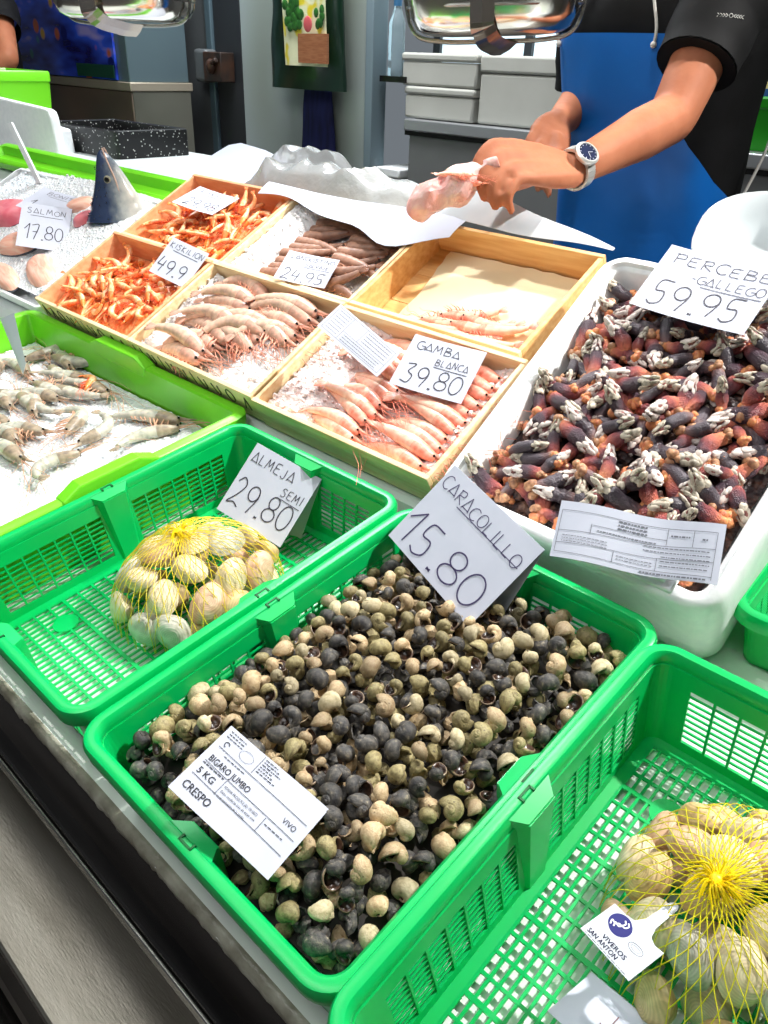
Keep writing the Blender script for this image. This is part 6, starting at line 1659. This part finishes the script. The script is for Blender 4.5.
mb = MB()
for k in range(12):
    a = 2 * PI * k / 12; mb.tube([(.0125 * math.cos(a), .0125 * math.sin(a), .0087), (.0148 * math.cos(a), .0148 * math.sin(a), .0087)], .0005, 4)
mb.tube([(0, 0, .0088), (.008, .003, .0088)], .0005, 4); mb.tube([(0, 0, .0088), (-.003, .010, .0088)], .0005, 4)
mb.xf(lambda p: wc + face * (rr * .93) + Mx @ p); mb.build('watch_marks', mat('dial_marks', (226, 226, 220), 0.3), watch)
# the handful of shrimp in a thin pink bag under his hand
mb = MB(); rows = []; n = 26
pth = spline([(-.056, 1.062, 1.318), (-.080, 1.036, 1.302), (-.105, 1.012, 1.282), (-.132, .995, 1.262), (-.156, .985, 1.248)], 6)
rads = [.014, .024, .031, .033, .030, .018]
mb.tube(pth, [float(np.interp(i / (len(pth) - 1), np.linspace(0, 1, 6), rads)) for i in range(len(pth))], 26, sy=.85)
mb.xf(lambda p: p + Vector((mnoise.noise(p * 38), mnoise.noise(p * 38 + Vector((9, 0, 0))), mnoise.noise(p * 38 + Vector((0, 9, 0))))) * .012)
tag(mb.build('shrimp_bag', mat('thin_pink_bag', (246, 190, 184), 0.22, trans=0.25, ior=1.15, sub=0.3, c2=(250, 222, 216), scale=26, bump=0.6, bscale=70, bdist=0.006)), 'thin clear bag of pink shrimp gripped in the watch wearing hand', 'bag')
rdb = random.Random(8)
for k in range(6):
    u = rdb.uniform(.15, .7); c = pth[int(u * (len(pth) - 1))]
    put(gp[k % 3], 'held_prawn', ['pink prawn hanging out of the shrimp bag under the hand', 'pink prawn at the tip of the held shrimp bag', 'pink prawn behind the fingers above the shrimp bag', 'pink prawn curled against the thumb side of the bag', 'pink prawn on the far side of the held bag', 'pink prawn low on the held shrimp bag'][k],
        'prawn', c + Vector((rdb.uniform(-.02, .02), rdb.uniform(-.01, .01) - .018, rdb.uniform(-.02, .012))), (rdb.uniform(-.6, .6), rdb.uniform(-.3, .6), rdb.uniform(2.4, 3.8)), .40, 'prawns held in the hand')

# second person at the far left, only an arm in view
J2 = dict(origin=(-3.39, 1.72, 0.19), pelvis=(-3.42, 1.72, 1.10), chest=(-3.42, 1.70, 1.40), neck=(-3.42, 1.69, 1.62), head=(-3.42, 1.64, 1.80), voxel=.009,
          shoulderL=(-3.11, 1.68, 1.57), elbowL=(-2.92, 1.60, 1.40), wristL=(-3.00, 1.40, 1.28), shoulderR=(-3.61, 1.68, 1.57), elbowR=(-3.66, 1.62, 1.32), wristR=(-3.56, 1.42, 1.20),
          hipL=(-3.32, 1.73, 1.06), kneeL=(-3.32, 1.71, .64), ankleL=(-3.31, 1.76, .27), hipR=(-3.52, 1.73, 1.06), kneeR=(-3.52, 1.71, .64), ankleR=(-3.53, 1.76, .27))
def simple_hand(w, side):
    w = Vector(w); k_ = w + Vector((0, -.085, -.03)); sv_ = Vector((side, 0, 0))
    fs = [([k_ + sv_ * .072 * q, k_ + sv_ * .074 * q + Vector((0, -l * .4, -.01)), k_ + sv_ * .07 * q + Vector((0, -l * .7, -.03)), k_ + sv_ * .066 * q + Vector((0, -l * .8, -.055))], .009) for q, l in ((-.5, .08), (-.17, .09), (.17, .084), (.5, .066))]
    return (w, k_, sv_, fs, [w + Vector((-side * .03, -.03, -.01)), w + Vector((-side * .05, -.055, -.02)), w + Vector((-side * .055, -.08, -.035)), w + Vector((-side * .05, -.10, -.045))])
p2, O = person('person at the far left edge whose bare arm shows beside the blue poster', J2, M_skin, [simple_hand(J2['wristL'], 1), simple_hand(J2['wristR'], -1)], Matrix.Rotation(R(15), 3, 'X'))
cx = itp([1, 1.6], [-3.42, -3.42]); cy = itp([1, 1.6], [1.72, 1.70])
mb = MB(); zs = [1.08 + .60 * i / 26 for i in range(27)]; mb.grid(torso_rows(zs, cx, cy, rx, ry, 0, fold=0.05), closed_u=True); mb.build('shirt', M_shirt, p2)
for nm, s_ in (('L', 1), ('R', -1)):
    sh, el = Vector(J2['shoulder' + nm]) - O, Vector(J2['elbow' + nm]) - O
    mb = MB(); mb.tube(spline([sh + Vector((-.06 * s_, .02, 0)), sh, sh.lerp(el, .28), sh.lerp(el, .42)], 5), [.082] * 9 + [.074] * 7, 20, caps=False); mb.build('sleeve', M_shirt, p2)
